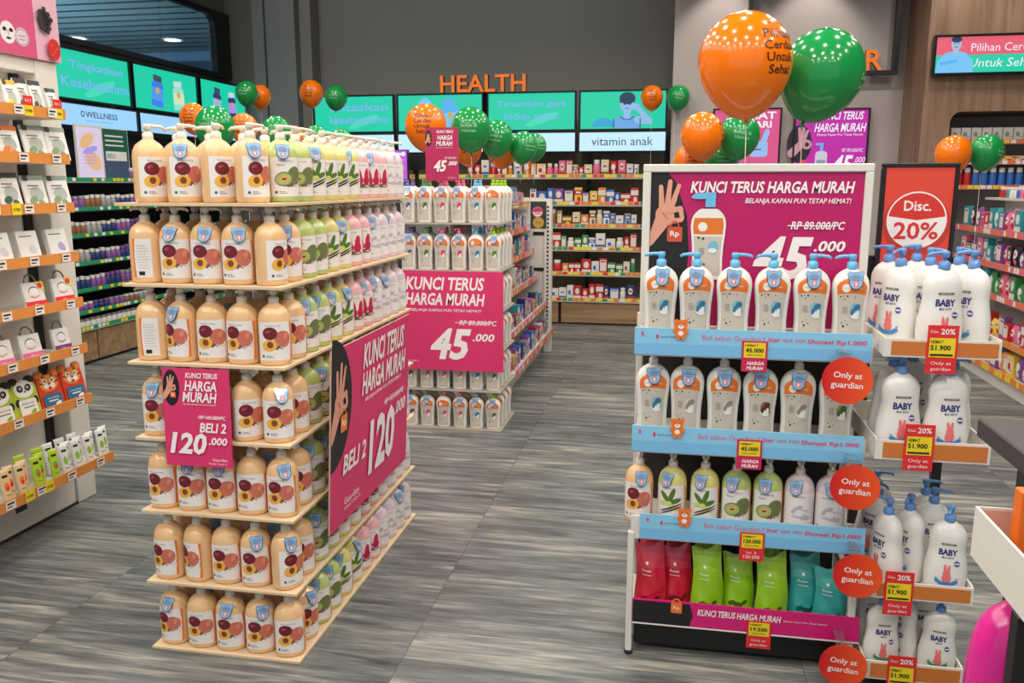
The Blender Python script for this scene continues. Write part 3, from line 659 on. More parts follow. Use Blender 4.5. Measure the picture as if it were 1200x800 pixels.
def art_front(s, w, h):
    half_ell(s, -w/2, h*.80, w*.24, h*.24, ink) if False else s.ell(-w*.37, h*.80, w*.125, h*.185, ink); hand_art(s, -w*.37, h*.815, .065, left=-w/2+.001)
    s.text('KUNCI TERUS', w*.10, h*.935, w*.48, h*.055, whitep, **B_); s.text('HARGA', w*.08, h*.83, w*.48, h*.105, whitep, **B_); s.text('MURAH', w*.06, h*.715, w*.52, h*.105, whitep, **B_); s.text('BELANJA KAPAN PUN TETAP HEMAT!', w*.06, h*.64, w*.5, h*.02, whitep, shear=.2)
    s.text('RP 105.000/PC', w*.24, h*.515, w*.40, h*.04, whitep, shear=.2, bold=.01); s.rect(w*.02, h*.512, w*.40, h*.517, whitep)
    s.text('BELI 2', w*.24, h*.41, w*.40, h*.10, whitep, **B_); s.text('120', -w*.14, h*.24, w*.56, h*.225, whitep, shear=.2, bold=.035); s.text('.000', w*.31, h*.275, w*.28, h*.08, whitep, **B_)
    s.text('Guardian', w*.33, h*.085, w*.22, h*.03, whitep, shear=.2); s.text('Shower Cream 1L', w*.30, h*.045, w*.28, h*.02, whitep)
card('promo_card', 'pink 120.000 card hanging on the front of the near stack', .236, .325, pink, art_front, (-1.498, 2.413, .688), 0, R(-2))
def art_side(s, w, h):
    s.ell(-w*.5+.0, h*.70, w*.22, h*.36, ink, 0, 24, 1, -90, 90)
    s.poly([(-w/2, h*.995), (-w/2, h*.34), (-w*.44, h*.36), (-w*.42, h*.99)], ink); hand_art(s, -w*.40, h*.72, .22, left=-w/2+.001)
    s.text('KUNCI TERUS', w*.12, h*.885, w*.56, h*.145, whitep, **B_); s.text('HARGA MURAH', w*.13, h*.725, w*.60, h*.135, whitep, **B_); s.text('BELANJA KAPAN PUN TETAP HEMAT!', w*.12, h*.625, w*.5, h*.03, whitep, shear=.2, bold=.01)
    s.text('RP 105.000/PC', w*.27, h*.525, w*.28, h*.04, whitep, shear=.2, bold=.01); s.rect(w*.12, h*.522, w*.42, h*.528, whitep)
    s.text('120', w*.10, h*.31, w*.36, h*.34, whitep, shear=.12, bold=.035); s.text('.000', w*.36, h*.43, w*.17, h*.085, whitep, **B_); s.text('BELI 2', -w*.25, h*.34, w*.27, h*.11, whitep, **B_)
    s.text('Guardian', -w*.28, h*.125, w*.17, h*.04, whitep); s.text('Shower Cream 1L', -w*.27, h*.085, w*.19, h*.02, whitep)
o = card('promo_board', 'large pink BELI 2 board leaning on the near stack side', .86, .655, pink, art_side, (0, 0, 0), 0, 0, .006, None, mat('board_edge', (206, 170, 160), .6))
o.location = (-1.138, 3.035, .392); o.rotation_euler = (R(3.0), 0, pi/2)

# ================================================================ second stack (tapering white bottles)
SX0, SX1, SY0 = -1.735, -1.056, 5.215
lev = [1.355, 1.055, .79, .53, .272, .0106]
kinds = ['lav', 'leaf', 'rose', 'rose', 'blue', 'aloe']; caps_ = ['purple', 'green', 'pink', 'pink', 'blue', 'lime']
for t, z in enumerate(lev):
    tn = ['topmost', 'second', 'third', 'fourth', 'fifth', 'lowest'][t]
    b = MB(); b.box(SX0, SY0, -.0105, SX1, SY0+.49, -.0005, mat('grey_board', (176, 168, 156), .6), .001)
    tag(b.build('stacking_board', None, (0, 0, z)), f'thin board carrying the {tn} tier of the far white bottle stack', 'board', 'boards of the far bottle stack')
    sc2 = (.88, .93, .96) if t < 2 else (.84, .88, .87)
    for c in range(6):
        kk = (kinds if t < 4 else ['cocoa', 'rose', 'rose', 'rose', 'blue', 'leaf'])[c]
        for rw in range((2 if t in (0, 1, 4, 5) else 1) if c < 5 else 4):
            x = -1.112-.112*(5-c)+(.0 if t < 4 else -.005); y = SY0+.045+.125*rw
            l_ = f'white lotion bottle in front row, {tn} tier of far stack, {nth(c+1)} from left' if rw == 0 else f'white lotion bottle in second row, {tn} tier of far stack, {nth(c+1)} from left' if c < 5 else f'white lotion bottle at right edge, {tn} tier of far stack, {nth(rw+1)} from front'
            bottle_B(kk, (x, y, z), R(random.uniform(-5, 5)), l_, f'white bottles on the {tn} tier of the far stack', PUMPC[caps_[c]], rw == 0 and random.random() < .85, sc2, pi/2+random.uniform(-.4, .4))
def art_45(s, w, h):
    s.text('KUNCI TERUS', -w*.03, h*.875, w*.72, h*.13, whitep, **B_); s.text('HARGA MURAH', -w*.03, h*.72, w*.73, h*.125, whitep, **B_); s.text('BELANJA KAPAN PUN TETAP HEMAT!', -w*.02, h*.605, w*.64, h*.035, whitep, shear=.2, bold=.01)
    s.text('RP 89.000/PC', w*.27, h*.49, w*.34, h*.05, whitep, shear=.2, bold=.02); s.rect(w*.06, h*.488, w*.38, h*.494, whitep)
    s.text('45', w*.02, h*.27, w*.38, h*.32, whitep, shear=.25, bold=.035); s.text('.000', w*.32, h*.345, w*.20, h*.08, whitep, **B_)
    s.text('Guardian Shower Cream 1L', -w*.38, h*.09, w*.2, h*.02, whitep)
card('promo_board', 'large pink 45.000 board hung across the far bottle stack', .72, .645, pink, art_45, (-1.395, 5.19, .408))
def art_45s(s, w, h):
    s.ell(-w*.40, h*.80, w*.10, h*.15, ink); hand_art(s, -w*.40, h*.8, .05, left=-w/2+.001)
    s.text('KUNCI TERUS', w*.10, h*.92, w*.5, h*.055, whitep, **B_); s.text('HARGA', w*.10, h*.81, w*.46, h*.09, whitep, **B_); s.text('MURAH', w*.08, h*.70, w*.5, h*.09, whitep, **B_); s.text('BELANJA KAPAN PUN', w*.08, h*.62, w*.5, h*.02, whitep)
    s.text('RP 89.000', w*.26, h*.43, w*.36, h*.04, whitep, shear=.2); s.text('45', -w*.05, h*.28, w*.40, h*.22, whitep, shear=.25, bold=.035); s.text('.000', w*.32, h*.33, w*.28, h*.08, whitep, **B_); s.text('Guardian 1L', w*.3, h*.06, w*.25, h*.025, whitep)
cr_ = card('promo_card', 'small upright pink 45.000 card on top of the far stack', .213, .325, mat('poster_rose', (184, 36, 92), .5), art_45s, (-1.43, 5.222, 1.617))

# ================================================================ front stand with the framed poster
AX0, AX1, AY0, AY1 = -.108, .618, 2.703, 3.0
ST = root('promo_stand', 'white metal display stand with blue shelf strips and magenta poster', 'display stand', (0, 0, 0))
for x in (AX0-.005, AX1-.012):
    f = MB()
    f.box(x, AY0+.0, .012, x+.022, AY0+.022, .45, offw, .003); f.box(x, AY1, .012, x+.022, AY1+.022, 1.15, offw, .003); f.box(x, AY0+.022, .30, x+.018, AY1, .325, offw, .002); f.box(x, AY0+.022, .05, x+.018, AY1, .07, offw, .002)
    f.build('side_frame', ST)
for x in (AX0-.005, AX1-.012):
    for y in (AY0, AY1): MB().lathe([(.013, 0), (.015, .004), (.015, .012)], black, c=(x+.011, y+.011), n=12).build('foot', ST)
MB().box(AX0+.02, AY1-.012, .10, AX1-.016, AY1-.0, 1.082, mat('stand_back_dark', (48, 44, 44), .7)).build('back_panel', ST)
MB().box(AX0+.022, AY0+.05, .02, AX1-.018, AY1-.02, .10, black).build('base_shade_box', ST)  # shade under the bottom shelf built in as a black base block
floors = [1.10, .775, .468, .165]; lips = [(1.060, 1.147), (.735, .822), (.432, .518), (.122, .212)]
def bear_art(s, x, y, k):
    for q in (-1, 1): s.ell(x+q*.017*k, y+.026*k, .009*k, .009*k, orp, n=10)
    s.ell(x, y+.012*k, .024*k, .021*k, orp); s.ell(x, y-.018*k, .018*k, .019*k, orp); s.ell(x-.021*k, y-.006*k, .009*k, .007*k, orp, 35, n=10); s.ell(x+.021*k, y-.012*k, .009*k, .007*k, orp, -35, n=10)
    s.ell(x-.010*k, y-.035*k, .007*k, .009*k, orp, n=10); s.ell(x+.010*k, y-.035*k, .007*k, .009*k, orp, n=10)
    s.ell(x, y+.006*k, .011*k, .008*k, whitep, n=10); s.ell(x, y-.018*k, .010*k, .010*k, whitep, n=10); s.ell(x, y+.009*k, .003*k, .002*k, ink, n=8)
    for q in (-1, 1): s.ell(x+q*.009*k, y+.017*k, .002*k, .002*k, ink, n=6)
def price_tag(mb, o, w, h, kind, tall=True):
    s = Sheet(); s.rect(-w/2, 0, w/2, h, red if kind != 'pink' else mat('tag_pink_card', (206, 30, 84), .5))
    if kind == 'baby':
        s.text('Disc.', -w*.27, h*.87, w*.28, h*.055, whitep); s.text('20%', w*.15, h*.875, w*.46, h*.12, whitep, bold=.02); s.rect(-w*.42, h*.34, w*.42, h*.74, yellow); s.text('HEMAT', -w*.18, h*.66, w*.40, h*.07, ink, bold=.02); s.text('51.900', -w*.05, h*.54, w*.66, h*.11, ink, bold=.03); s.rect(-w*.38, h*.37, w*.36, h*.41, ink); s.text('Only at', 0, h*.21, w*.66, h*.09, whitep); s.text('guardian', 0, h*.09, w*.66, h*.09, whitep)
    else:
        s.rect(-w*.42, h*.46, w*.42, h*.95, yellow); s.text('HEMAT', -w*.12, h*.86, w*.5, h*.07, ink, bold=.02); s.text({'pink': '45.000', 'beli': '120.000', 'only': '19.500'}[kind], 0, h*.70, w*.7, h*.14, ink, bold=.03); s.text('HARGA NORMAL', 0, h*.55, w*.6, h*.05, ink)
        if kind == 'pink': s.text('HARGA', w*.05, h*.28, w*.66, h*.12, whitep, shear=.2, bold=.03); s.text('MURAH', w*.03, h*.12, w*.66, h*.12, whitep, shear=.2, bold=.03)
        elif kind == 'beli': s.text('Isi 2', 0, h*.30, w*.4, h*.08, whitep); s.text('120.000', 0, h*.15, w*.66, h*.12, whitep)
        else: s.text('Only at', 0, h*.29, w*.6, h*.10, whitep); s.text('guardian', 0, h*.13, w*.7, h*.10, whitep)
    mb.box(o[0]-w/2, o[1], o[2], o[0]+w/2, o[1]+.0015, o[2]+h, red); s.emit(mb, facing(o)); return mb
for k in range(4):
    z0, z1 = lips[k]; sh = MB(); sh.box(AX0+.006, AY0+.006, floors[k]-.016, AX1-.008, AY1-.013, floors[k]-.001, offw, .003); sh.box(AX0+.004, AY0+.004, z0-.006, AX1, AY0+.012, z1-.012, offw); sh.build('shelf', ST)
    st = MB(); xa, xb = (AX0, .612) if k < 2 else (AX0+.034, .638) if k == 2 else (AX0+.018, .642)
    W_ = xb-xa; bg = skyb if k < 3 else mat('strip_magenta', (216, 28, 120), .45)
    st.box(xa, AY0-.004, z0, xb, AY0+.003, z1, bg); s = Sheet(); h = z1-z0
    if k < 3:
        s.rect(0, 0, W_, h*.42, mat('strip_blue_low', (124, 190, 234), .45, vary=.02)); s.text('Beli sabun Guardian', W_*.42, h*.70, W_*.25, h*.19, pinkink); s.text('1 liter', W_*.59, h*.70, W_*.07, h*.17, pinkink, bold=.02); s.text('apa saja  =', W_*.70, h*.69, W_*.13, h*.17, pinkink); s.text('Donasi Rp1.000', W_*.86, h*.66, W_*.24, h*.2, pinkink, bold=.03)
        s.ell(W_*.035, h*.78, .004, .008, pinkink); s.rect(W_*.095, h*.62, W_*.105, h*.76, red); s.text('Save the Children', W_*.15, h*.69, W_*.07, h*.07, navy)
        s.emit(st, facing((xa, AY0-.004, z0)))
        s2 = Sheet(); bear_art(s2, .145, h*1.02, .85); s2.emit(st, facing((xa, AY0-.0085, z0)), .0002, .0002)
        st.box(xa+.127, AY0-.0085, z0+h*.7, xa+.163, AY0-.004, z0+h*1.25, orp)
    else:
        s.poly([(0, .001), (W_*.26, .001), (W_*.275, h*.5), (W_*.26, h*.95), (0, h*.95)], ink); s.rrect(W_*.175, h*.55, W_*.225, h*.98, .004, orp); s.ring(W_*.2, h*1.0, .009, .014, orp, 12, 0, 180); s.text('Rp', W_*.2, h*.75, W_*.03, h*.18, whitep)
        s.text('KUNCI TERUS HARGA MURAH', W_*.48, h*.66, W_*.37, h*.26, whitep, **B_); s.text('Belanja Kapan Pun Tetap Hemat!', W_*.77, h*.62, W_*.19, h*.08, whitep, shear=.2)
        s.rect(0, 0, W_, h*.06, whitep); s.emit(st, facing((xa, AY0-.004, z0)))
    st.build('shelf_strip', ST)
    px, py = ((884, 418), (878, 533), (881, 641), (889, 744))[k]; p = atY(px, py, AY0-.008)
    price_tag(MB(), (p[0], AY0-.008, p[2]-.048), .078, .098, ('pink', 'pink', 'beli', 'only')[k]).build('price_tag', ST)
# framed poster above, standing at the back of the top shelf
px0, px1, pz0, pz1, pY = -.100, .614, 1.108, 1.662, 2.862
f = MB(); fw_ = .026
for (a, b_, c_, d_) in ((px0, pz0, px1, pz0+fw_), (px0, pz1-fw_, px1, pz1), (px0, pz0+fw_, px0+fw_, pz1-fw_), (px1-fw_, pz0+fw_, px1, pz1-fw_)): f.box(a, pY-.014, b_, c_, pY+.014, d_, offw, .003)
f.build('poster_frame', ST)
s = Sheet(); w_, h_ = px1-px0-2*fw_, pz1-pz0-2*fw_
s.rect(0, 0, w_, h_, magenta)
s.poly([(0, 0), (w_*.17, 0), (w_*.185, h_*.3), (w_*.195, h_*.5), (w_*.18, h_*.72), (w_*.12, h_*.94), (w_*.08, h_), (0, h_)], ink); hand_art(s, .062, .375, .175, ink, mat('rp_tag', (206, 84, 52), .5), .001)
s.text('KUNCI TERUS HARGA MURAH', w_*.575, h_*.905, w_*.765, h_*.075, whitep, **B_); s.text('BELANJA KAPAN PUN TETAP HEMAT!', w_*.70, h_*.815, w_*.49, h_*.042, whitep, shear=.2, bold=.012)
s.text('RP 89.000/PC', w_*.80, h_*.665, w_*.25, h_*.052, whitep, shear=.2, bold=.02); s.rect(w_*.66, h_*.660, w_*.88, h_*.666, whitep)
s.text('45', w_*.645, h_*.455, w_*.28, h_*.28, whitep, shear=.25, bold=.035); s.text('.000', w_*.86, h_*.535, w_*.145, h_*.07, whitep, shear=.2, bold=.03)
bx, bz0, kx, kz = w_*.285, .155, .056, .98                 # printed pump bottle: bottom of it hidden by the real ones
def sil_(a, q, z0=0, z1=.241): z = [i*.241/40 for i in range(41) if z0 <= i*.241/40 <= z1]; return [(bx-a*prof_at(PB, t)*q, bz0+t*kz) for t in z]+[(bx+a*prof_at(PB, t)*q, bz0+t*kz) for t in z[::-1]]
s.poly(sil_(kx, 1), paper); s.poly(sil_(kx, .86, .01, .15), panelg); s.poly(sil_(kx, .86, .145, .205), crown)
s.ell(bx-.018, bz0+.172, .015, .015, paper); s.ell(bx+.018, bz0+.105, .017, .022, mat('splash_120_186_212', (120, 186, 212), .5)); s.ell(bx+.016, bz0+.095, .014, .008, paper); s.rect(bx-.012, bz0+.236, bx+.020, bz0+.272, skyP); s.poly([(bx-.058, bz0+.268), (bx-.05, bz0+.262), (bx+.020, bz0+.262), (bx+.020, bz0+.284), (bx-.045, bz0+.280)], skyP)
for a_, b_ in ((-.03, .137), (-.015, .134), (-.022, .06), (-.01, .05), (-.03, .05)): s.ell(bx+a_, bz0+b_, .004, .004, dots, n=8)
for q in range(3): s.rect(bx-.028, bz0+.10-.008*q, bx-.010, bz0+.102-.008*q, grey)
mb = MB(); mb.box(px0+fw_, pY-.004, pz0+fw_, px1-fw_, pY+.006, pz1-fw_, magenta); s.emit(mb, facing((px0+fw_, pY-.004, pz0+fw_))); mb.build('poster', ST)

for i, px in enumerate((774, 815.5, 860, 905, 951, 997)):
    x = atY(px, 345, 2.77)[0]; bottle_B('milk', (x, 2.77+.002*i, 1.10), R(random.uniform(-4, 6)), f'white lotion bottle with sky-blue pump on stand top shelf, {nth(i+1)} from left', 'white lotion bottles on the front stand', PUMPSKY, True, (.925, .95, 1), (0, 0, pi, .1, pi-.1, .2)[i])
a2 = ['milk', 'cream', 'cream', 'cocoa', 'cream', 'leaf']; a2n = ['blue milk splash', 'cream splash', 'cream splash', 'brown cocoa', 'cream splash', 'green leaf']
for i, px in enumerate((765, 805, 848, 891, 935, 981)):
    x = atY(px, 455, 2.775)[0]; bottle_B(a2[i], (x, 2.775, .775), R(random.uniform(-6, 6)), f'white lotion bottle with {a2n[i]} panel on stand second shelf, {nth(i+1)} from left', 'white lotion bottles on the front stand', PUMPC['white'], True, (.925, .95, 1), pi/2)
for i, (px, kk) in enumerate(((749, 'peach'), (788, 'vanilla'), (826, 'vanilla'), (863, 'melon'), (900, 'melon'), (937, 'lilac'), (974, 'lilac'))):
    x = atY(px, 570, 2.776)[0]; bottle_A(kk, (x, 2.776, .468), R(random.uniform(-6, 8)-6), f'{FLAV[kk]["adj"]} pump bottle on third shelf of the promo stand, {nth(i+1)} from left', 'fruit pump bottles on the front stand', 1, pi/2).scale = (.93, .93, 1)
# refill pouches
def pouch(name, rgb):
    m = mat('pouch_'+name, rgb, .25, coat=.5, vary=.05); m2 = mat('pouch_top_'+name, tuple(min(255, int(v*.86+40)) for v in rgb), .2, coat=.5, alpha=.9)
    mb = MB(); nx, nz = 14, 16; H_, W_ = .215, .118
    def pt(u, v, sd):
        hw = W_/2*(1-.10*v+.03*math.sin(7*v)); x = (2*u-1)*hw; d = .034*max(0, (1-v))**.6*(1-abs(2*u-1)**2.2)*(1+.18*math.sin(9*v+5*u))+.0008
        z = H_*v+(.010*math.cos(6*u)+.022*(u-.5) if v > .8 else 0); return (x+.006*math.sin(4*v), -d if sd else d, z)
    for sd in (1, 0):
        V = [pt(i/nx, j/nz, sd) for j in range(nz+1) for i in range(nx+1)]
        fs = [(j*(nx+1)+i, j*(nx+1)+i+1, (j+1)*(nx+1)+i+1, (j+1)*(nx+1)+i)[::1 if sd else -1] for j in range(nz) for i in range(nx)]
        lo = [q for k_, q in enumerate(fs) if k_ < nx*10]; hi = [q for k_, q in enumerate(fs) if k_ >= nx*10]
        mb.add(V, lo, m, True); mb.add(V, hi, m2, True)
    V = [pt(i/nx, 0, 1) for i in range(nx+1)]+[pt(i/nx, 0, 0) for i in range(nx, -1, -1)]; mb.add(V, [list(range(len(V)))[::-1]], m)
    s = Sheet(); dk = mat('pouch_print_'+name, tuple(int(v*.45) for v in rgb), .4)
    for a, b_, c_, d_, r_ in ((-.02, .028, .014, .008, 20), (.004, .022, .018, .009, -15), (.026, .030, .012, .007, 40)): s.ell(a, b_, c_, d_, dk, r_, rings=2)
    s.text('Shower', -.015, .125, .040, .010, paper, bold=.01); s.rect(-.035, .108, .005, .110, paper, 3); s.ell(-.012, .15, .006, .006, paper)
    def mp(x, y, d):
        p = pt(min(1, max(0, x/W_+.5)), y/H_, 1); return np.array([p[0], p[1]-d-.0006, y])
    s.emit(mb, mp, .0004, .0002); return mb.mesh('pouch')
PO = {k: pouch(k, c) for k, c in dict(red=(206, 24, 52), lime=(146, 200, 20), teal=(46, 164, 160)).items()}
for i, (px, kk) in enumerate(((757, 'red'), (793, 'red'), (828, 'lime'), (865, 'lime'), (904, 'lime'), (945, 'teal'), (985, 'teal'))):
    x = max(-.038, min(.553, atY(px, 670, 2.765)[0])); o = inst('refill_pouch', PO[kk], None, (x, 2.752+.034*(i % 2), .169), (R(-3), 0, R((-4, 5, 3, -3, 4, 2, -5)[i]))); o.scale = (.89, .85, (1.02, .95, 1.04, .92, .98, .96, .86)[i])
    tag(o, f'{kk} refill pouch in front row on bottom shelf of stand, {nth(i+1)} from left', 'pouch', 'refill pouches on the bottom shelf')
    if i in (0, 1, 2, 4, 5):
        o = inst('refill_pouch', PO[kk], None, (x+.004, 2.885, .168), (R(-2), 0, R(4))); o.scale = (.76, 1, 1.0)
        tag(o, f'{kk} refill pouch in rear row on bottom shelf, behind {nth(i+1)} front pouch', 'pouch', 'refill pouches on the bottom shelf')
# round red wobblers
wred = bpy.data.materials.new('wobbler_red'); wred.use_nodes = True
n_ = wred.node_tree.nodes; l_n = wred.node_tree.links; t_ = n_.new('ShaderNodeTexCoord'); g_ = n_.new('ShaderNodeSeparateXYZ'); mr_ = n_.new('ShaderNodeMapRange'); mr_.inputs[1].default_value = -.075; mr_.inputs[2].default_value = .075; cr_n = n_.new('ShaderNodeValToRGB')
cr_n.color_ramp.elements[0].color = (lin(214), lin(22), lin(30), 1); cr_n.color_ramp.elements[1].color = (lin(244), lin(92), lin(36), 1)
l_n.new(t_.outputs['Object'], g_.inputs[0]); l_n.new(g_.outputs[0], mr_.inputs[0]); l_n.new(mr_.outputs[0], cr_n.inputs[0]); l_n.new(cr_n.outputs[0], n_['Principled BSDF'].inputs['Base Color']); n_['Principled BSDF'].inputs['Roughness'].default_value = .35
def wobbler():
    mb = MB(); n = 40
    v = [(.073*cos(2*pi*i/n), y, .073*sin(2*pi*i/n)) for y in (0, .0015) for i in range(n)]
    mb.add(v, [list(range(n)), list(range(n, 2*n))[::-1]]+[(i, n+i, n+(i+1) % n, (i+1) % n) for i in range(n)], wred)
    s = Sheet(); s.text('Only at', 0, .014, .082, .024, whitep, bold=.015); s.text('guardian', 0, -.016, .092, .025, whitep, bold=.012)
    s.emit(mb, facing((0, 0, 0))); return mb.mesh('wobbler')
WB = wobbler()
for i, (px, py) in enumerate(((993, 446), (1002, 571), (1005, 675), (988, 780))):
    p = atY(px, py, 2.630); o = inst('shelf_wobbler', WB, None, tuple(p), (0, R(2), R(-4)))
    MBx = MB(); MBx.box(-.030, .0017, .02, .0, .0025, .085, glassclear); MBx.box(-.030, .0017, .083, .0, .066, .085, glassclear); MBx.build('clip_strip', o)
    tag(o, 'round red Only at wobbler sign hanging below '+('the top shelf strip of the stand', 'the second blue strip of the stand', 'the third blue strip of the stand', 'the magenta bottom strip of the stand')[i], 'sign', 'round red wobblers on the stand')

# ================================================================ baby wash stand on the right
BS = root('baby_product_stand', 'narrow black stand with white orange-edged trays of baby bottles', 'display stand', (0, 0, 0))
for x in (.66, .925): MB().box(x, 3.0605, 0.03, x+.032, 3.09, 1.36, black, .003).box(x, 2.72, 0.0, x+.032, 3.14, .031, black, .003).build('post', BS)
TR = [(1.095, 1.146, 2.65, .632, .957), (.775, .832, 2.65, .632, .957), (.320, .372, 2.65, .650, .952), (.040, .098, 2.65, .650, .946)]
for k, (z0, z1, y, xa, xb) in enumerate(TR):
    t = MB(); t.box(xa, y, z0, xb, 3.06, z0+.012, offw); t.box(xa, y, z0+.012, xa+.006, 3.06, z1+.004, offw); t.box(xb-.006, y, z0+.012, xb, 3.06, z1+.004, offw); t.box(xa, y-.006, z0-.004, xb, y, z1, offw); t.box(xa+.006, 3.05, z0+.012, xb-.006, 3.06, z1+.02, offw)
    tr = t.build('tray', BS); MB().box(xa+.022, y-.0075, z0+.002, xb-.008, y-.006, z1-.007, mat('tray_strip_orange', (206, 120, 52), .5)).build('orange_strip', tr)
    px, py = ((1104, 410), (1077, 525), (1053, 696), (1056, 794))[k]; p = atY(px, py, 2.638)
    price_tag(MB(), (p[0], 2.640, p[2]-.072), .085, .145, 'baby').build('price_tag', BS)
GB = 'baby wash bottles on the narrow stand'
def bb(v, z, lst, shelf, k_=1):
    for i, (x, y, rz, pr) in enumerate(lst):
        rowname = ['front', 'middle', 'rear'][0 if y < 2.795 else 1 if y < 2.895 else 2]
        o = bottle_C(v, (x, y, z), R(rz), f'white baby bottle on the {shelf} tray, {rowname} row, {nth(sum(1 for q in lst if (0 if q[1] < 2.795 else 1 if q[1] < 2.895 else 2) == (0 if y < 2.795 else 1 if y < 2.895 else 2) and q[0] <= x))} from left', GB, R(pr)); o.scale = (k_,)*3
bb(0, 1.1075, [(.797, 2.701, 6, 10), (.698, 2.788, -50, 100), (.896, 2.755, -55, 60), (.799, 2.845, -48, 180), (.698, 2.938, -50, 10), (.894, 2.885, -50, 160), (.795, 2.99, 0, 20)], 'topmost')
bb(0, .7875, [(.706, 2.705, 4, 10), (.842, 2.702, 3, 180), (.708, 2.81, 0, 150), (.882, 2.81, 0, 0), (.79, 2.91, 8, 20)], 'second')
bb(0, .3325, [(.712, 2.735, -62, 10), (.788, 2.786, -52, 110), (.884, 2.706, -10, 80), (.7155, 2.906, -48, 160), (.882, 2.866, -2, 170), (.876, 2.945, 0, 190), (.735, 3.009, 0, 180)], 'third', .95)
bb(1, .0525, [(.714, 2.715, 2, 0), (.794, 2.772, -60, 30), (.884, 2.705, -12, 0), (.712, 2.856, 4, 160), (.87, 2.84, 0, 120)], 'lowest', .85)
# discount sign standing behind the top tray
s = Sheet(); dw, dh = .240, .415
coral = mat('disc_coral', (224, 72, 54), .45, vary=.03)
s.rect(-dw/2+.014, .014, dw/2-.014, dh-.014, coral); s.ell(0, dh*.52, .106, .106, mat('disc_coral_dark', (196, 56, 44), .5)); s.ell(0, dh*.55, .094, .094, whitep, n=36); s.ell(0, dh*.55, .089, .089, mat('disc_red', (216, 52, 44), .45), 0, 30, 1, 8, 172)
s.text('Disc.', 0, dh*.55+.047, .085, .034, whitep, bold=.02); s.text('20%', 0, dh*.55-.035, .140, .058, mat('disc_red', (216, 52, 44), .45), bold=.02)
mb = MB(); mb.box(-dw/2+.012, 0, .012, dw/2-.012, .012, dh-.012, coral); s.emit(mb, facing((0, 0, 0)))
DS = root('discount_sign', 'red Disc. 20% sign in black frame above baby bottles', 'sign', (.797, 3.04, 1.252))
mb.build('sign_panel', DS)
mb = MB()
for a in ((-dw/2, -.006, 0, dw/2, .018, .014), (-dw/2, -.006, dh-.014, dw/2, .018, dh), (-dw/2, -.006, .014, -dw/2+.014, .018, dh-.014), (dw/2-.014, -.006, .014, dw/2, .018, dh-.014)): mb.box(*a, black, .003)
mb.build('sign_frame', DS)
# ================================================================ near right edge: tray, post, magenta bottle
NR = root('edge_display_rack', 'dark topped rack with white tray and orange post at right edge', 'display rack', (0, 0, 0))
tz, yb = .976, 1.505
t = MB(); bz = mat('tray_floor_beige', (226, 178, 156), .5)
t.box(.536, 1.10, tz-.012, 1.05, yb, tz, bz); t.box(.531, 1.10, tz-.014, .536, yb+.004, tz+.076, offw); t.box(.536, yb, tz-.014, 1.05, yb+.004, tz+.076, offw); t.box(.536, yb-.001, tz, 1.05, yb, tz+.072, bz)
t.build('tray', NR)
MB().box(.567, 1.42, tz, .605, 1.45, 1.112, mat('rack_orange', (236, 112, 20), .4), .002).build('orange_post', NR)
MB().box(.606, 1.512, 0, .64, 1.55, 1.112, black, .002).build('black_post', NR)
MB().box(.530, 1.29, .4825, .565, 1.32, .960, black, .002).build('black_post', NR)
MB().box(.60, 1.15, 1.112, 1.05, 1.74, 1.150, mat('counter_dark', (62, 54, 54), .5), .003).build('rack_top', NR)
MB().box(.46, 1.12, .47, 1.05, 1.75, .482, offw, .002).box(.62, 1.2, 0, 1.0, 1.7, .47, black, .003).build('base_shelf', NR)
magb = mat('magenta_plastic', (226, 30, 148), .25, coat=.5, vary=.02)
MG = root('detergent_bottle', 'large magenta detergent bottle with white label at right edge', 'bottle', (.608, 1.44, .4825), 0)
pm = [(.90, 0), (1, .012), (1, .29), (.98, .33), (.92, .365), (.82, .392), (.66, .412), (.45, .426), (.28, .432)]
MB().lathe(pm, magb, .088, .055, n=36, ex=2.4).build('bottle_body', MG)
MB().lathe([(.025, .431), (.028, .434), (.028, .468), (.024, .472)], mat('lime_cap', (120, 160, 50), .4), n=20).build('cap', MG)
s = Sheet(); s.ell(.024, .20, .062, .15, paper, rings=4, n=28); s.rrect(-.015, .225, .035, .245, .004, mat('label_maroon', (70, 20, 50), .5)); s.text('fresh', .01, .235, .035, .012, paper); s.text('Detergent', .01, .28, .05, .012, grey)
mb = MB(); s.emit(mb, wrap(pm, .088, .055, 2.4), .0008, .0002, True); mb.build('front_label', MG)

# ================================================================ shared shelf furniture
tagw = mat('shelf_tag_white', (236, 232, 224), .5); tagg = mat('shelf_tag_green', (40, 150, 104), .5); tagm_ = mat('shelf_tag_pink', (226, 110, 120), .5)
def rail(mb, x0, x1, y, z, h, base, cols, step=.055):
    """price rail facing -Y with a run of paper tags"""
    mb.box(x0, y, z, x1, y+.006, z+h, base); s = Sheet(); x = x0+.01; i = 0
    while x+step*.8 < x1: s.rect(x, h*.1, x+step*.8, h*.9, cols[random.randrange(len(cols))]); x += step
    for k, (v, f, m) in enumerate(s.it): mb.add([(a, y-.0006, z+b) for a, b in v], f, m)
    return mb
PAL = dict(red=(196, 40, 50), pink=(226, 110, 146), orange=(226, 130, 50), yellow=(232, 200, 60), green=(60, 140, 80), blue=(54, 106, 186), navy=(40, 56, 110), white=(226, 222, 214), cream=(222, 206, 176), teal=(50, 150, 160), purple=(130, 80, 150), brown=(140, 90, 60), black=(40, 38, 40), grey=(150, 150, 150))
pm_ = {k: mat('pack_'+k, c, .4, vary=.04) for k, c in PAL.items()}
BOXM = {}
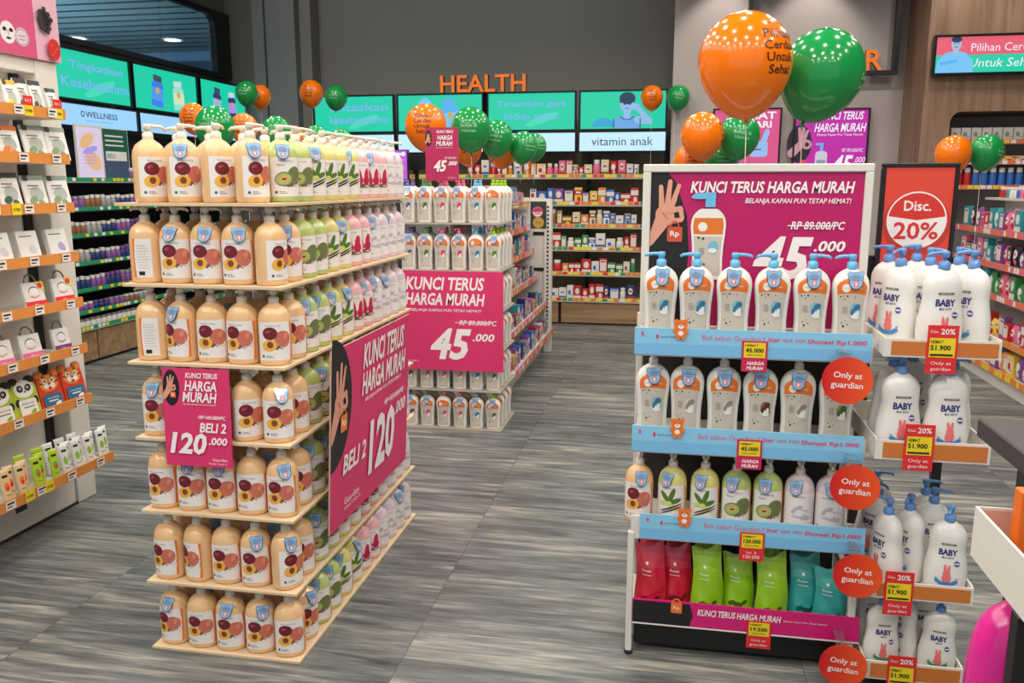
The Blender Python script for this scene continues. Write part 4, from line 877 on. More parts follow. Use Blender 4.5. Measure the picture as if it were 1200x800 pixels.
def boxmesh(k, acc, st):
    key = (k, acc, st)
    if key in BOXM: return BOXM[key]
    mb = MB(); mb.box(-.5, -.5, 0, .5, .5, 1, pm_[k], .02); s = Sheet()
    if st == 0: s.rect(-.5, .55, .5, .85, pm_[acc]); s.rect(-.3, .64, .3, .76, pm_['white']); s.ell(.1, .28, .22, .18, pm_[acc]); s.rect(-.4, .1, -.1, .16, pm_['white'])
    elif st == 1: s.rect(-.5, 0, .5, .3, pm_[acc]); s.ell(0, .62, .3, .22, pm_['white']); s.rect(-.2, .56, .2, .68, pm_[acc]); s.rect(-.35, .1, .35, .16, pm_['white'])
    else: s.rect(-.42, .2, .42, .9, pm_['white']); s.ell(-.1, .5, .22, .18, pm_[acc]); s.rect(-.32, .76, .32, .84, pm_[k]); s.rect(.1, .3, .36, .36, pm_[acc])
    s.emit(mb, facing((0, -.5, 0)), .004, .004); BOXM[key] = mb.mesh('product_box'); return BOXM[key]
JM = {}
def jarmesh(k, capk, lab):
    key = (k, capk, lab)
    if key in JM: return JM[key]
    mb = MB(); pf = [(.46, 0), (.5, .03), (.5, .62), (.42, .70), (.30, .74)]; mb.lathe(pf, pm_[k], n=14); mb.lathe([(.36, .74), (.38, .76), (.38, .97), (.34, 1.0)], pm_[capk], n=14)
    s = Sheet(); s.rect(-.55, .12, .55, .56, pm_[lab], 8, 2); s.rect(-.3, .4, .3, .48, pm_['white'], 4); s.ell(0, .26, .14, .09, pm_['white'])
    s.emit(mb, wrap(pf, .5, .5), .012, .006, True); JM[key] = mb.mesh('product_bottle'); return JM[key]
def bagmesh(k, acc):
    key = ('bag', k, acc)
    if key in JM: return JM[key]
    mb = MB(); n = 10
    for sd in (1, -1):
        V = [((2*i/n-1)*.5*(1-.06*math.sin(pi*j/n)), -sd*(.46*math.sin(pi*i/n)**.6*math.sin(pi*j/n)**.5+.03), j/n) for j in range(n+1) for i in range(n+1)]
        mb.add(V, [(j*(n+1)+i, j*(n+1)+i+1, (j+1)*(n+1)+i+1, (j+1)*(n+1)+i)[::sd] for j in range(n) for i in range(n)], pm_[k], True)
    e = [((2*i/n-1)*.5, -.03, 0) for i in range(n+1)]+[((2*i/n-1)*.5, .03, 0) for i in range(n, -1, -1)]; mb.add(e, [list(range(len(e)))], pm_[k])
    s = Sheet(); s.ell(0, .6, .3, .2, pm_['white'], rings=2); s.rect(-.2, .55, .2, .66, pm_[acc], 3); s.ell(.1, .28, .16, .12, pm_[acc], rings=2)
    s.emit(mb, lambda x, y, d: np.array([x, -(.46*max(0, math.sin(pi*(x+.5)))**.6*math.sin(pi*y)**.5+.03+d), y]), .01, .008, True)
    JM[key] = mb.mesh('product_bag'); return JM[key]
ACC = dict(red='white', pink='red', orange='white', yellow='red', green='white', blue='white', navy='red', white='blue', cream='brown', teal='white', purple='white', brown='yellow', black='pink', grey='blue')
def product(kind, k, w, d, h, loc, rz, label, group, acc=None, capk='white', st=0):
    acc = acc or ACC[k]
    if kind == 'box': me, nm, cat = boxmesh(k, acc, st), 'product_box', 'box'
    elif kind == 'bottle': me, nm, cat = jarmesh(k, capk, acc), 'product_bottle', 'bottle'
    else: me, nm, cat = bagmesh(k, acc), 'product_bag', 'pack'
    return tag(inst(nm, me, None, loc, rz, (w, d, h)), label, cat, group)

# ================================================================ back wall shelving
bk = mat('shelf_back_olive', (132, 128, 108), .7); railc = [yellow, orp, tagw, tagg, red, yellow, orp]
UB = root('wall_shelf_unit', 'long white wall shelving under the back wall screens', 'shelf unit', (0, 0, 0))
mb = MB(); mb.box(-4.2, 10.04, 0, -.08, 10.098, 1.95, bk); 
for x in (-4.2, -3.1, -2.05, -1.0, -.12): mb.box(x, 10.0, 0, x+.04, 10.04, 1.95, black)
mb.build('back_panel', UB)
mb = MB(); mb.box(-4.2, 9.62, .02, -1.27, 9.66, .25, woodk); mb.box(-1.235, 9.62, .02, -.10, 9.66, .25, woodk); mb.box(-4.2, 9.66, 0, -.1, 10.04, .24, black); mb.build('plinth', UB)
BL = [1.675, 1.375, 1.125, .868, .585, .285]
for z in BL:
    mb = MB(); mb.box(-4.2, 9.6, z-.025, -.09, 10.0, z-.0015, offw); sh = mb.build('shelf', UB)
    rail(MB(), -4.2, -.09, 9.592, z-.012, .040, mat('rail_cream', (214, 186, 140), .5), railc, .066).build('price_rail', sh)
rowc = [['pink', 'red', 'white', 'orange', 'yellow', 'pink', 'red', 'cream'], ['orange', 'blue', 'red', 'navy', 'blue', 'yellow', 'purple', 'yellow'], ['white', 'grey', 'white', 'yellow', 'green', 'brown', 'orange', 'cream'], ['green', 'white', 'red', 'green', 'pink', 'red', 'green', 'white'], ['white', 'green', 'cream', 'white', 'blue', 'orange', 'red', 'red'], ['blue', 'navy', 'white', 'white', 'red', 'white', 'white', 'red']]
for li, z in enumerate(BL):
    x = -2.35 if li == 0 else -1.62; i = 0; grp = f'products on the {nth(li+1)} back wall shelf'; cs = rowc[li]
    while x < -.42:
        w = random.choice((.06, .075, .09, .11)); h = random.uniform(.11, .19); i += 1
        k = cs[(int((x+2.4)*5)+random.randrange(2)) % len(cs)]
        kd = 'bag' if (li == 0 and random.random() < .45) else 'bottle' if random.random() < .2 else 'box'
        product(kd, k, w*.94, min(w, .1)*.9, h, (x+w/2, 9.68, z), R(random.uniform(-4, 4)), f'small {k} {dict(box="box", bottle="bottle", bag="bag")[kd]} on {nth(li+1)} back wall shelf from top, {nth(i)} from left', grp, st=random.randrange(3))
        x += w+.004
# pharmacy info screens and things between stack and back wall
def a_info(s, w, h):
    s.rect(.02, h*.82, w*.7, h*.9, wt); s.ell(w*.78, h*.86, w*.1, w*.1, wt)
    for i in range(6): s.rect(.03, h*(.65-.09*i), w*(.86-.1*(i % 3)), h*(.68-.09*i), E('pinkl', (240, 170, 240)))
p = atY(453, 211, 8.6)
IS = screen('info_screen', 'upright violet information screen behind the bottle stack', 'screen', (p[0], 8.6, p[2]), .235, .31, False, a_info, None, disp=E('violetinfo', (196, 92, 226), .95), bz=.008)
MB().box(.08, .02, -p[2], .15, .06, 0, dgrey).box(.0, -.06, -p[2], .235, .16, -p[2]+.02, dgrey).build('pedestal', IS)
MN = root('pharmacy_monitor', 'small black monitor turned away beside the violet screen', 'monitor', tuple(atY(487, 190, 8.9)))
MB().box(-.1, 0, -.08, .1, .03, .09, black, .005).build('monitor_case', MN); MB().box(-.02, .03, -.25, .02, .05, .0, black).box(-.08, -.03, -.27, .08, .1, -.25, black).build('monitor_stand', MN)
zc = MN.location.z-.27
CN = root('pharmacy_counter', 'grey service counter behind the far bottle stack', 'counter', (0, 0, 0))
MB().box(-3.2, 8.75, zc-.04, -2.2, 9.25, zc-.001, offw, .004).build('counter_top', CN); MB().box(-3.15, 8.8, 0, -2.25, 9.2, zc-.041, grey, .004).build('counter_base', CN)

# ================================================================ aisle gondola behind the second stack
GS = root('aisle_gondola', 'white aisle gondola of small boxed goods behind far stack', 'shelf unit', (0, 0, 0))
MB().box(-1.62, 6.0, .0, -1.59, 7.98, 1.56, mat('gondola_back', (150, 146, 142), .6)).build('back_panel', GS)
mb = MB(); mb.box(-1.62, 7.98, 0, -1.19, 8.02, 1.47, offw); mb.build('end_panel', GS)
mb = MB(); mb.box(-1.19, 7.955, 0, -1.12, 8.03, 1.46, offw)
for i in range(34): mb.box(-1.165, 7.952, .12+i*.038, -1.148, 7.956, .14+i*.038, black)
for z in (.42, .78, 1.12): mb.box(-1.3, 7.97, z, -1.195, 7.979, z+.03, black)
mb.build('slotted_upright', GS)
MB().box(-1.59, 5.98, 0, -1.22, 7.95, .14, offw).build('base', GS)
GL = [1.42, 1.20, .98, .74, .48, .22]; gcols = ['purple', 'navy', 'blue', 'red', 'pink', 'white', 'blue', 'grey', 'red', 'yellow', 'teal']
for li, z in enumerate(GL):
    xo = (-1.34, -1.32, -1.29, -1.24, -1.16, -1.10)[li]; mb = MB(); mb.box(-1.59, 5.98, z-.022, xo, 7.95, z-.0015, offw); sh = mb.build('shelf', GS)
    m2 = rail(MB(), 0, 1.97, 0, 0, .05, tagm_, [tagw, tagm_, tagw, yellow, orp]); o = m2.build('price_rail', sh, (xo+.006, 5.98, z-.03), pi/2)
    for q in range(5): MB().box(xo-.2, 6.1+.4*q, z, xo, 6.103+.4*q, z+.09, glassclear).build('divider', sh)
    y = 6.0; i = 0
    while y < 7.85:
        w = random.choice((.06, .075, .09)); i += 1; k = gcols[(i*3+li*2+random.randrange(3)) % len(gcols)]; h = random.uniform(.09, .165)
        if not any(abs((y+w/2)-(6.1015+.4*q)) < w/2+.004 for q in range(5)):
            product('box', k, w*.93, .07, h, (xo-.075, y+w/2, z), pi/2, f'small {k} box on {nth(li+1)} gondola shelf from top, {nth(i)} from the near end', f'boxes on the {nth(li+1)} gondola shelf', st=random.randrange(3))
        y += w+.004
# dark green hanging card with two round badges
p = atY(631, 252, 6.2)
mb = MB(); mb.box(-.09, 0, -.15, .09, .004, .15, mat('card_darkgreen', (44, 62, 54), .5)); s = Sheet(); s.ell(-.01, .035, .062, .062, mat('badge_pink', (206, 60, 110), .5)); s.ell(-.01, .035, .052, .052, whitep); s.ell(-.01, .035, .050, .050, mat('badge_pink', (206, 60, 110), .5), 0, 20, 1, 0, 180); s.text('50%', -.01, .018, .07, .026, mat('badge_pink', (206, 60, 110), .5), bold=.03); s.ell(0, -.082, .062, .062, mat('badge_gold', (202, 160, 66), .4)); s.text('70%', 0, -.082, .06, .02, ink)
s.emit(mb, facing((0, 0, 0))); mb.box(-.10, .0, .15, -.096, .004, .2, black)
mb.tube([(-.08, .006, .14), (-.2, .012, .12), ((-1.330-p[0])/.66, .016, .06)], .004, dgrey, 6)
o = mb.build('hanging_card', None, (p[0], 6.2, p[2])); o.scale = (.66,)*3; tag(o, 'dark green card with pink 50% and gold round badges', 'sign')

# ================================================================ wellness shelving on the left wall
UL = root('vitamin_shelf_unit', 'dark wall shelving of vitamin jars below the WELLNESS sign', 'shelf unit', (0, 0, 0))
MB().box(-5.498, 5.3, 0, -5.46, 9.6, 2.08, mat('shelf_back_dark', (30, 42, 50), .6)).build('back_panel', UL)
mb = MB(); mb.box(-5.46, 5.3, .0, -5.14, 9.6, .30, black)
for i in range(6): mb.box(-5.14, 5.32+.72*i, .03, -5.12, 6.02+.72*i, .29, woodk)
mb.build('plinth', UL)
LL = [1.63, 1.375, 1.145, .90, .665, .47, .325]
for li, z in enumerate(LL):
    mb = MB(); mb.box(-5.46, 5.3, z-.022, -5.1, 9.6, z-.0015, offw if li in (0, 6) else dgrey); sh = mb.build('shelf', UL)
    m2 = rail(MB(), 0, 4.3, 0, 0, .035, tagg, [tagg, tagw, tagg, yellow] if li else [yellow, tagg, tagw]); m2.build('price_rail', sh, (-5.094, 5.3, z-.012), pi/2)
jc = [('purple', 'white', 'yellow'), ('navy', 'purple', 'yellow'), ('purple', 'grey', 'white'), ('brown', 'white', 'yellow'), ('grey', 'white', 'purple'), ('navy', 'white', 'green')]
for li, z in enumerate(LL):
    y = 6.42 if li else 7.46; i = 0
    while y < 7.62:
        i += 1; w = random.choice((.062, .068)); a = jc[(i//3+li) % len(jc)] if li < 6 else ('white', 'grey', 'grey'); nm = dict(purple='purple', navy='navy', brown='brown', grey='grey', white='white')[a[0]]
        product('bottle', a[0], w, w, random.uniform(.115, .13) if li < 5 else .085, (-5.16, y+w/2, z), pi/2+R(random.uniform(-9, 9)), f'{nm} vitamin jar on {nth(li+1)} wall shelf from top, {nth(i)} from the near end', f'vitamin jars on the {nth(li+1)} left wall shelf', a[2], a[1])
        y += w+.008
for (px0_, px1_, py0_, py1_, l_, art) in ((93, 118, 148, 208, 'tall lit poster panel in orange and lilac on the vitamin shelf', 0), (119, 146, 152, 190, 'dark green poster card with white tag on vitamin shelf', 1)):
    a = atX(px0_, py1_, -5.16); b = atX(px1_, py0_, -5.16); w_, h_ = b[1]-a[1], b[2]-1.632
    mb = MB(); mb.box(0, 0, 0, w_, .02, h_, offw); s = Sheet()
    if art == 0:
        s.rect(.01, .02, w_-.01, h_-.02, E('pearl', (232, 214, 240), .85)); s.ell(w_*.4, h_*.72, w_*.3, h_*.12, E('apricot', (244, 190, 140), .85), 30); s.ell(w_*.6, h_*.35, w_*.32, h_*.16, E('apricot', (244, 190, 140), .85), -25); s.ell(w_*.5, h_*.55, w_*.3, h_*.06, E('lilac2', (176, 160, 240), .85), 15)
        for q in range(4): s.rect(w_*.2, h_*(.3+.06*q), w_*.7, h_*(.315+.06*q), E('lilac2', (176, 160, 240), .85))
    else:
        s.rect(.006, .006, w_-.006, h_-.006, mat('card_bluegrey', (70, 90, 120), .4)); s.rect(.006, h_*.55, w_-.006, h_-.006, mat('card_pine', (30, 92, 74), .4)); s.rect(w_*.1, h_*.38, w_*.9, h_*.56, paper); s.text('BELI', w_*.3, h_*.47, w_*.3, h_*.09, ink)
        for q in range(3): s.rect(w_*.1, h_*(.66+.09*q), w_*.8, h_*(.69+.09*q), tagw)
    s.emit(mb, facing((0, 0, 0))); tag(mb.build('counter_poster', None, (-5.16, a[1]+.035*art, 1.6305), pi/2), l_, 'sign')

# ================================================================ near left shelf unit with face masks
US = root('mask_shelf_unit', 'white shelf unit with orange price rails and pink header', 'shelf unit', (0, 0, 0))
bpan = mat('shelf_back_grey', (226, 222, 214), .6)
MB().box(-3.06, 2.1, .12, -3.03, 3.60, 2.165, bpan).build('back_panel', US)
mb = MB(); mb.box(-3.08, 3.60, 0, -2.925, 3.74, 2.165, offw, .004); mb.build('upright', US)
mb = MB(); mb.box(-3.03, 3.545, .10, -3.01, 3.585, 2.10, black); mb.build('slot_strip', US)
MB().box(-3.03, 2.1, 2.10, -2.93, 3.60, 2.165, offw, .003).build('top_rail', US)
mb = MB(); mb.box(-3.22, 2.1, 0, -2.935, 3.60, .17, offw, .004); mb.box(-2.936, 3.20, .10, -2.9335, 3.27, .125, black); mb.box(-3.22, 2.1, 0, -2.925, 3.60, .01, black); mb.build('base', US)
hm = MB(); hm.box(-3.0, 2.1, 2.166, -2.91, 3.757, 2.966, mat('header_pink_pale', (226, 178, 196), .5))
s = Sheet(); pk = mat('header_pink', (212, 84, 126), .5)
s.rect(.0, .0, 1.657, .8, mat('header_pink_pale', (226, 178, 196), .5)); s.rect(0, 0, 1.50, .8, pk)
mw_ = mat('mask_white', (236, 232, 232), .5); s.ell(1.331, .090, .045, .048, mw_, 10); [s.ell(1.331+q, .102, .012, .009, ink) for q in (-.018, .020)]; s.ell(1.333, .066, .015, .005, ink); s.caps((1.331, .098), (1.334, .082), .004, .006, mat('mask_shade', (206, 200, 202), .5), 4); s.ell(1.412, .082, .042, .040, mat('jar_lid', (226, 206, 214), .5)); s.ring(1.412, .082, .034, .037, grey, sy=.95); s.text('mask', 1.412, .088, .040, .011, grey); s.text('sheet', 1.412, .072, .034, .008, grey)
bk_ = mat('berry_black', (44, 34, 44), .4); bk2 = mat('berry_shine', (92, 78, 92), .3)
for i in range(24):
    a = i*2.4; r_ = .0095*math.sqrt(i); s.ell(1.557+r_*cos(a)*.9, .180+r_*sin(a)*1.15, .0135, .0125, bk_, n=10); s.ell(1.560+r_*cos(a)*.9, .184+r_*sin(a)*1.15, .0045, .004, bk2, n=6)
s.ell(1.598, .055, .042, .048, mat('strawberry', (206, 38, 48), .4)); [s.ell(1.585+.016*(i % 3), .030+.014*i, .0025, .003, yellow, n=6) for i in range(4)]
s.emit(hm, facingX((-2.91, 2.1, 2.166))); hm.build('header_poster', US)
SL = [1.6+(z-1.6)*.9684 for z in (1.910, 1.703, 1.476, 1.240, 1.016, .786, .53)]+[.268]
for li, z in enumerate(SL):
    xo = -2.768 if li < 7 else -2.688; ye = 3.56 if li < 7 else 3.573
    mb = MB(); mb.box(-3.03, 2.1, z-.012, xo, 3.53, z-.0008, offw); mb.box(-2.92, 3.53, z-.012, xo, ye, z-.0008, offw); sh = mb.build('shelf', US)
    mb = MB(); mb.box(xo, 2.1, z-.012, xo+.008, ye, z+.034, orange); s = Sheet()
    for yy in (2.5, 2.70, 2.90, 3.08, 3.27, 3.47): s.rect(yy-2.1-.028, .004, yy-2.1+.028, .042, tagw); s.rect(yy-2.1-.02, .026, yy-2.1+.02, .034, ink); s.rect(yy-2.1-.02, .014, yy-2.1+.008, .019, ink)
    s.emit(mb, facingX((xo+.008, 2.1, z-.012))); mb.build('price_rail', sh)
    if li in (0, 2, 7):
        for yy in ((3.30, 3.48) if li == 0 else (3.17,) if li == 2 else (2.98, 3.10)):
            mb = MB(); s = Sheet(); h_ = .085 if li == 0 else .05; s.rect(0, 0, .055, h_, yellow)
            if li == 0: s.rect(0, .045, .055, h_, red); s.text('Beli 2', .027, .066, .035, .012, whitep)
            s.text('19.900', .027, .022, .04, .014, ink, bold=.02); mb.box(xo+.009, yy, z-.012, xo+.0105, yy+.055, z-.012+h_, red); s.emit(mb, facingX((xo+.0105, yy, z-.012))); mb.build('price_tag', sh)
def pack(name, w, h, bg, art, t=.012, hook=False):
    mb = MB(); mb.box(-w/2, 0, 0, w/2, t, h, bg, .003); s = Sheet(); art(s, w, h); s.emit(mb, facing((0, 0, 0)))
    if hook: mb.tube([(w*.28*cos(a), t/2, h-.002+.035*sin(a)) for a in [pi*i/8 for i in range(9)]], .0035, grey, 6)
    return mb.mesh(name)
def A_sachet(c1, c2):
    def f(s, w, h):
        s.rect(-w/2, h*.86, w/2, h, c1); s.ell(w*.05, h*.45, w*.3, h*.22, mat('sachet_leaf', (176, 186, 176), .5)); s.ell(-w*.15, h*.28, w*.2, h*.1, c2, 30); s.ell(w*.18, h*.2, w*.15, h*.08, c2, -30); s.rect(-w*.3, h*.68, w*.2, h*.72, grey); s.rect(-w*.3, h*.6, w*.1, h*.62, grey); s.rrect(-w*.42, h*.84, -w*.2, h*1.0, .004, dgrey)
    return f
def A_box(c):
    def f(s, w, h): s.rect(-w*.4, h*.80, w*.2, h*.84, grey); s.ell(w*.1, h*.4, w*.16, h*.14, c); s.ell(w*.2, h*.34, w*.1, h*.1, c); s.rect(-w*.4, h*.1, w*.1, h*.13, grey)
    return f
def A_hang(c, corner):
    def f(s, w, h):
        s.rect(-w/2, 0, w/2, h*.32, c); s.text('Glam', w*.05, h*.16, w*.4, h*.12, whitep, shear=.3); s.ell(0, h*.68, w*.26, h*.17, grey); s.ell(0, h*.65, w*.24, h*.15, paper); s.line([(-w*.2, h*.5), (0, h*.44), (w*.2, h*.5)], .003, c)
        if corner: s.poly([(w*.1, h), (w/2, h), (w/2, h*.6)], yellow); s.ell(w*.33, h*.86, w*.12, h*.1, red)
    return f
def A_panda(s, w, h):
    s.ell(0, h*.72, w*.40, h*.22, paper); 
    for q in (-1, 1): s.ell(q*w*.34, h*.92, w*.12, h*.07, ink); s.ell(q*w*.16, h*.74, w*.12, h*.09, ink, q*-30); s.ell(q*w*.15, h*.745, w*.05, h*.035, paper); s.ell(q*w*.15, h*.745, w*.025, h*.02, ink); s.ell(q*w*.36, h*.40, w*.10, h*.10, ink)
    s.ell(0, h*.65, w*.04, h*.02, ink); s.rrect(-w*.36, h*.05, w*.36, h*.46, .01, paper); s.text('charcoal', 0, h*.36, w*.5, h*.06, ink); s.rect(-w*.2, h*.25, w*.24, h*.28, grey); s.ell(w*.15, h*.13, w*.14, h*.05, mat('leaf_lime', (120, 180, 50), .5), 30)
def A_tiger(s, w, h):
    orT = mat('tiger_orange', (240, 150, 60), .5); s.ell(0, h*.68, w*.40, h*.22, orT)
    for q in (-1, 1): s.ell(q*w*.32, h*.9, w*.11, h*.07, orT); s.ell(q*w*.16, h*.74, w*.09, h*.07, paper); s.ell(q*w*.15, h*.74, w*.04, h*.035, ink); s.caps((q*w*.22, h*.86), (q*w*.12, h*.83), .003, .002, ink, 4); s.caps((q*w*.38, h*.7), (q*w*.28, h*.68), .003, .002, ink, 4); s.ell(q*w*.10, h*.60, w*.14, h*.07, paper)
    s.ell(0, h*.65, w*.05, h*.025, ink); s.ell(0, h*.55, w*.07, h*.04, red); s.rrect(-w*.40, h*.05, w*.40, h*.40, .012, mat('tiger_blue', (50, 112, 150), .5)); s.text('nourishing', 0, h*.29, w*.5, h*.06, whitep); s.rect(-w*.2, h*.2, w*.2, h*.23, whitep); s.ell(w*.18, h*.12, w*.14, h*.05, paper, 20)
PKW = mat('pack_white_gloss', (232, 232, 228), .3, coat=.3); lvm = mat('lav_flower', (170, 160, 214), .5); lfm = mat('leaf_print', (130, 160, 120), .5); pnk = mat('pack_rosepink', (228, 110, 160), .5); prp = mat('pack_plum', (120, 50, 130), .5)
PK = dict(yel=pack('mask_sachet', .10, .135, PKW, A_sachet(mat('sachet_gold', (232, 180, 50), .5), yellow)), dark=pack('mask_sachet', .10, .15, PKW, A_sachet(dgrey, mat('sachet_forest', (50, 90, 70), .5))), green=pack('mask_sachet', .085, .125, PKW, A_sachet(mat('sachet_forest', (50, 90, 70), .5), lfm)), plain=pack('mask_sachet', .11, .14, PKW, A_sachet(mat('sachet_sage', (150, 166, 156), .5), lfm)), fish=pack('mask_sachet', .10, .13, PKW, A_sachet(orp, orp)),
          bw=pack('mask_box', .10, .125, PKW, A_box(mat('pale_print', (206, 204, 206), .5)), .03), bl=pack('mask_box', .10, .125, PKW, A_box(lvm), .03), hr=pack('hair_band_pack', .10, .115, PKW, A_hang(red, True), .02, True), hp=pack('hair_band_pack', .10, .11, PKW, A_hang(pnk, False), .02, True), hv=pack('hair_band_pack', .085, .105, PKW, A_hang(prp, False), .02, True))
def round_pack(bg, art, ears):
    w, h, t = .115, .165, .014; mb = MB(); pts = []
    for cx, cy, a in ((w/2-.03, h-.045, 0), (-w/2+.03, h-.045, 90), (-w/2+.02, .02, 180), (w/2-.02, .02, 270)):
        r_ = .03 if a < 180 else .02
        for i in range(6): q = R(a+90*i/5); pts.append((cx+r_*cos(q), cy+r_*sin(q)))
    n = len(pts); V = [(x, y, z) for y in (0, t) for x, z in pts]; mb.add(V, [list(range(n)), list(range(n, 2*n))[::-1]]+[(i, n+i, n+(i+1) % n, (i+1) % n) for i in range(n)], bg)
    for q in (-1, 1):
        e = [(q*w*.33+.021*cos(2*pi*i/12), h-.016+.021*sin(2*pi*i/12)) for i in range(12)]; V = [(x, y, z) for y in (.0006, t-.0006) for x, z in e]; mb.add(V, [list(range(12)), list(range(12, 24))[::-1]]+[(i, 12+i, 12+(i+1) % 12, (i+1) % 12) for i in range(12)], ears)
    s = Sheet(); art(s, w, h); s.emit(mb, facing((0, 0, 0)), .0008); return mb.mesh('animal_mask_pack')
PK['panda'] = round_pack(mat('pack_panda_lime', (178, 196, 60), .35, coat=.3), A_panda, ink); PK['tiger'] = round_pack(mat('pack_tiger_red', (222, 66, 36), .35, coat=.3), A_tiger, mat('tiger_ear', (232, 130, 90), .4))
def tubepack(bg, c2, capc, face):
    mb = MB(); pf = [(.9, 0), (.95, .004), (.95, .016), (1, .018), (1, .05), (1, .13)]; n = 18; V = []; N = 9
    for j in range(N+1):
        v = j/N; d = .018*(1-v)+.0016*v; hw = .021+.006*v
        for i in range(n): a = 2*pi*i/n; V.append((hw*cos(a), d*sin(a), .02+.12*v))
    mb.add(V, [(j*n+i, j*n+(i+1) % n, (j+1)*n+(i+1) % n, (j+1)*n+i) for j in range(N) for i in range(n)]+[[N*n+i for i in range(n)]], bg, True)
    mb.lathe([(.019, 0), (.02, .002), (.02, .021), (.0185, .0215)], capc, 1, .85, n=16)
    s = Sheet(); s.rect(-.014, .108, .014, .118, ink, 3); s.ell(0, .07, .013, .018, c2, rings=2); s.ell(.002, .064, .008, .008, face, rings=2); s.rect(-.012, .036, .012, .039, grey, 3)
    def mp(x, y, d):
        v = (y-.02)/.12; hw = .021+.006*v; dd = .018*(1-v)+.0016*v; return np.array([x, -dd*math.sqrt(max(0, 1-(x/hw)**2))-d-.0004, y])
    s.emit(mb, mp, .0004, .0003); return mb.mesh('lotion_tube')
TB = dict(beige=tubepack(mat('tube_beige', (226, 198, 150), .4), orp, mat('tube_beige', (226, 198, 150), .4), red), lime=tubepack(mat('tube_lime', (176, 208, 50), .35, coat=.3), mat('melon_print', (100, 170, 60), .5), mat('tube_lime', (176, 208, 50), .35), red), white=tubepack(PKW, mat('lime_print', (140, 190, 60), .5), PKW, mat('lime_print', (140, 190, 60), .5)))
LP = [(0, 'yel', 8, 100, 'yellow topped mask sachet'), (0, 'dark', 22, 100, 'black topped mask sachet, left one'), (0, 'dark', 38, 100, 'black topped mask sachet, right one'), (0, 'green', 56, 105, 'small green topped mask sachet'),
      (1, 'fish', 6, 165, 'white sachet with orange print'), (1, 'plain', 37, 165, 'white sachet with leaf print, left one'), (1, 'plain', 63, 165, 'white sachet with leaf print, right one'),
      (2, 'dark', 8, 225, 'black and white mask sachet'), (2, 'plain', 38, 225, 'white leafy sachet, left one'), (2, 'plain', 66, 225, 'white leafy sachet, right one'),
      (3, 'bw', -4, 285, 'plain white mask box, leftmost'), (3, 'bw', 30, 282, 'plain white mask box, middle'), (3, 'bl', 64, 275, 'white mask box with lilac flower'),
      (4, 'hr', 37, 345, 'red based hair band pack, left one'), (4, 'hr', 70, 335, 'red based hair band pack, right one'),
      (5, 'hp', -2, 410, 'pink based hair band pack, left one'), (5, 'hp', 32, 400, 'pink based hair band pack, right one'), (5, 'hv', 68, 392, 'purple based hair band pack'),
      (6, 'panda', -1, 480, 'lime panda face mask pack, left one'), (6, 'panda', 28, 470, 'lime panda face mask pack, right one'), (6, 'tiger', 56, 455, 'red tiger face mask pack, left one'), (6, 'tiger', 83, 448, 'red tiger face mask pack, right one')]
for li, k, px, py, l_ in LP:
    y = atX(px, py, -2.83)[1]; o = inst(PK[k].name.split('.')[0], PK[k], None, (-2.80, y, SL[li]+(.008 if k in ('bw', 'bl') else .0055)), (R(-13), 0, pi/2+R(-8)))
    o.scale = (.66, 1, 1) if li == 0 else (1.1, 1, 1.1)
    tag(o, f'{l_} on {nth(li+1)} mask shelf from top', 'pack' if k not in ('bw', 'bl') else 'box', f'packs on the {nth(li+1)} mask shelf')
i = 0
for kk, pxs in (('beige', (2, 12, 20, 28)), ('lime', (39, 48, 60)), ('white', (72, 79, 86, 93, 100, 107, 115, 123))):
    for j, px in enumerate(pxs):
        y = atX(px, 530-.38*px, -2.72)[1]; o = inst('lotion_tube', TB[kk], None, (-2.713-.022*(j % 2), y, SL[7]+.0028), (R(-7), 0, pi/2+R(-15)), (.86, .8, 1.06))
        tag(o, f'{kk} lotion tube in front row on lowest mask shelf, {nth(j+1)} {kk} from left', 'tube', 'lotion tubes on the lowest mask shelf')
        if kk != 'beige' and y < 3.50 and j % 2 == 0:
            o = inst('lotion_tube', TB[kk], None, (-2.80, y+.006, SL[7]+.0028), (R(-7), 0, pi/2+R(-15)), (1, 1, 1.06)); tag(o, f'{kk} lotion tube in rear row on lowest mask shelf, {nth(j+1)} {kk} from left', 'tube', 'lotion tubes on the lowest mask shelf')

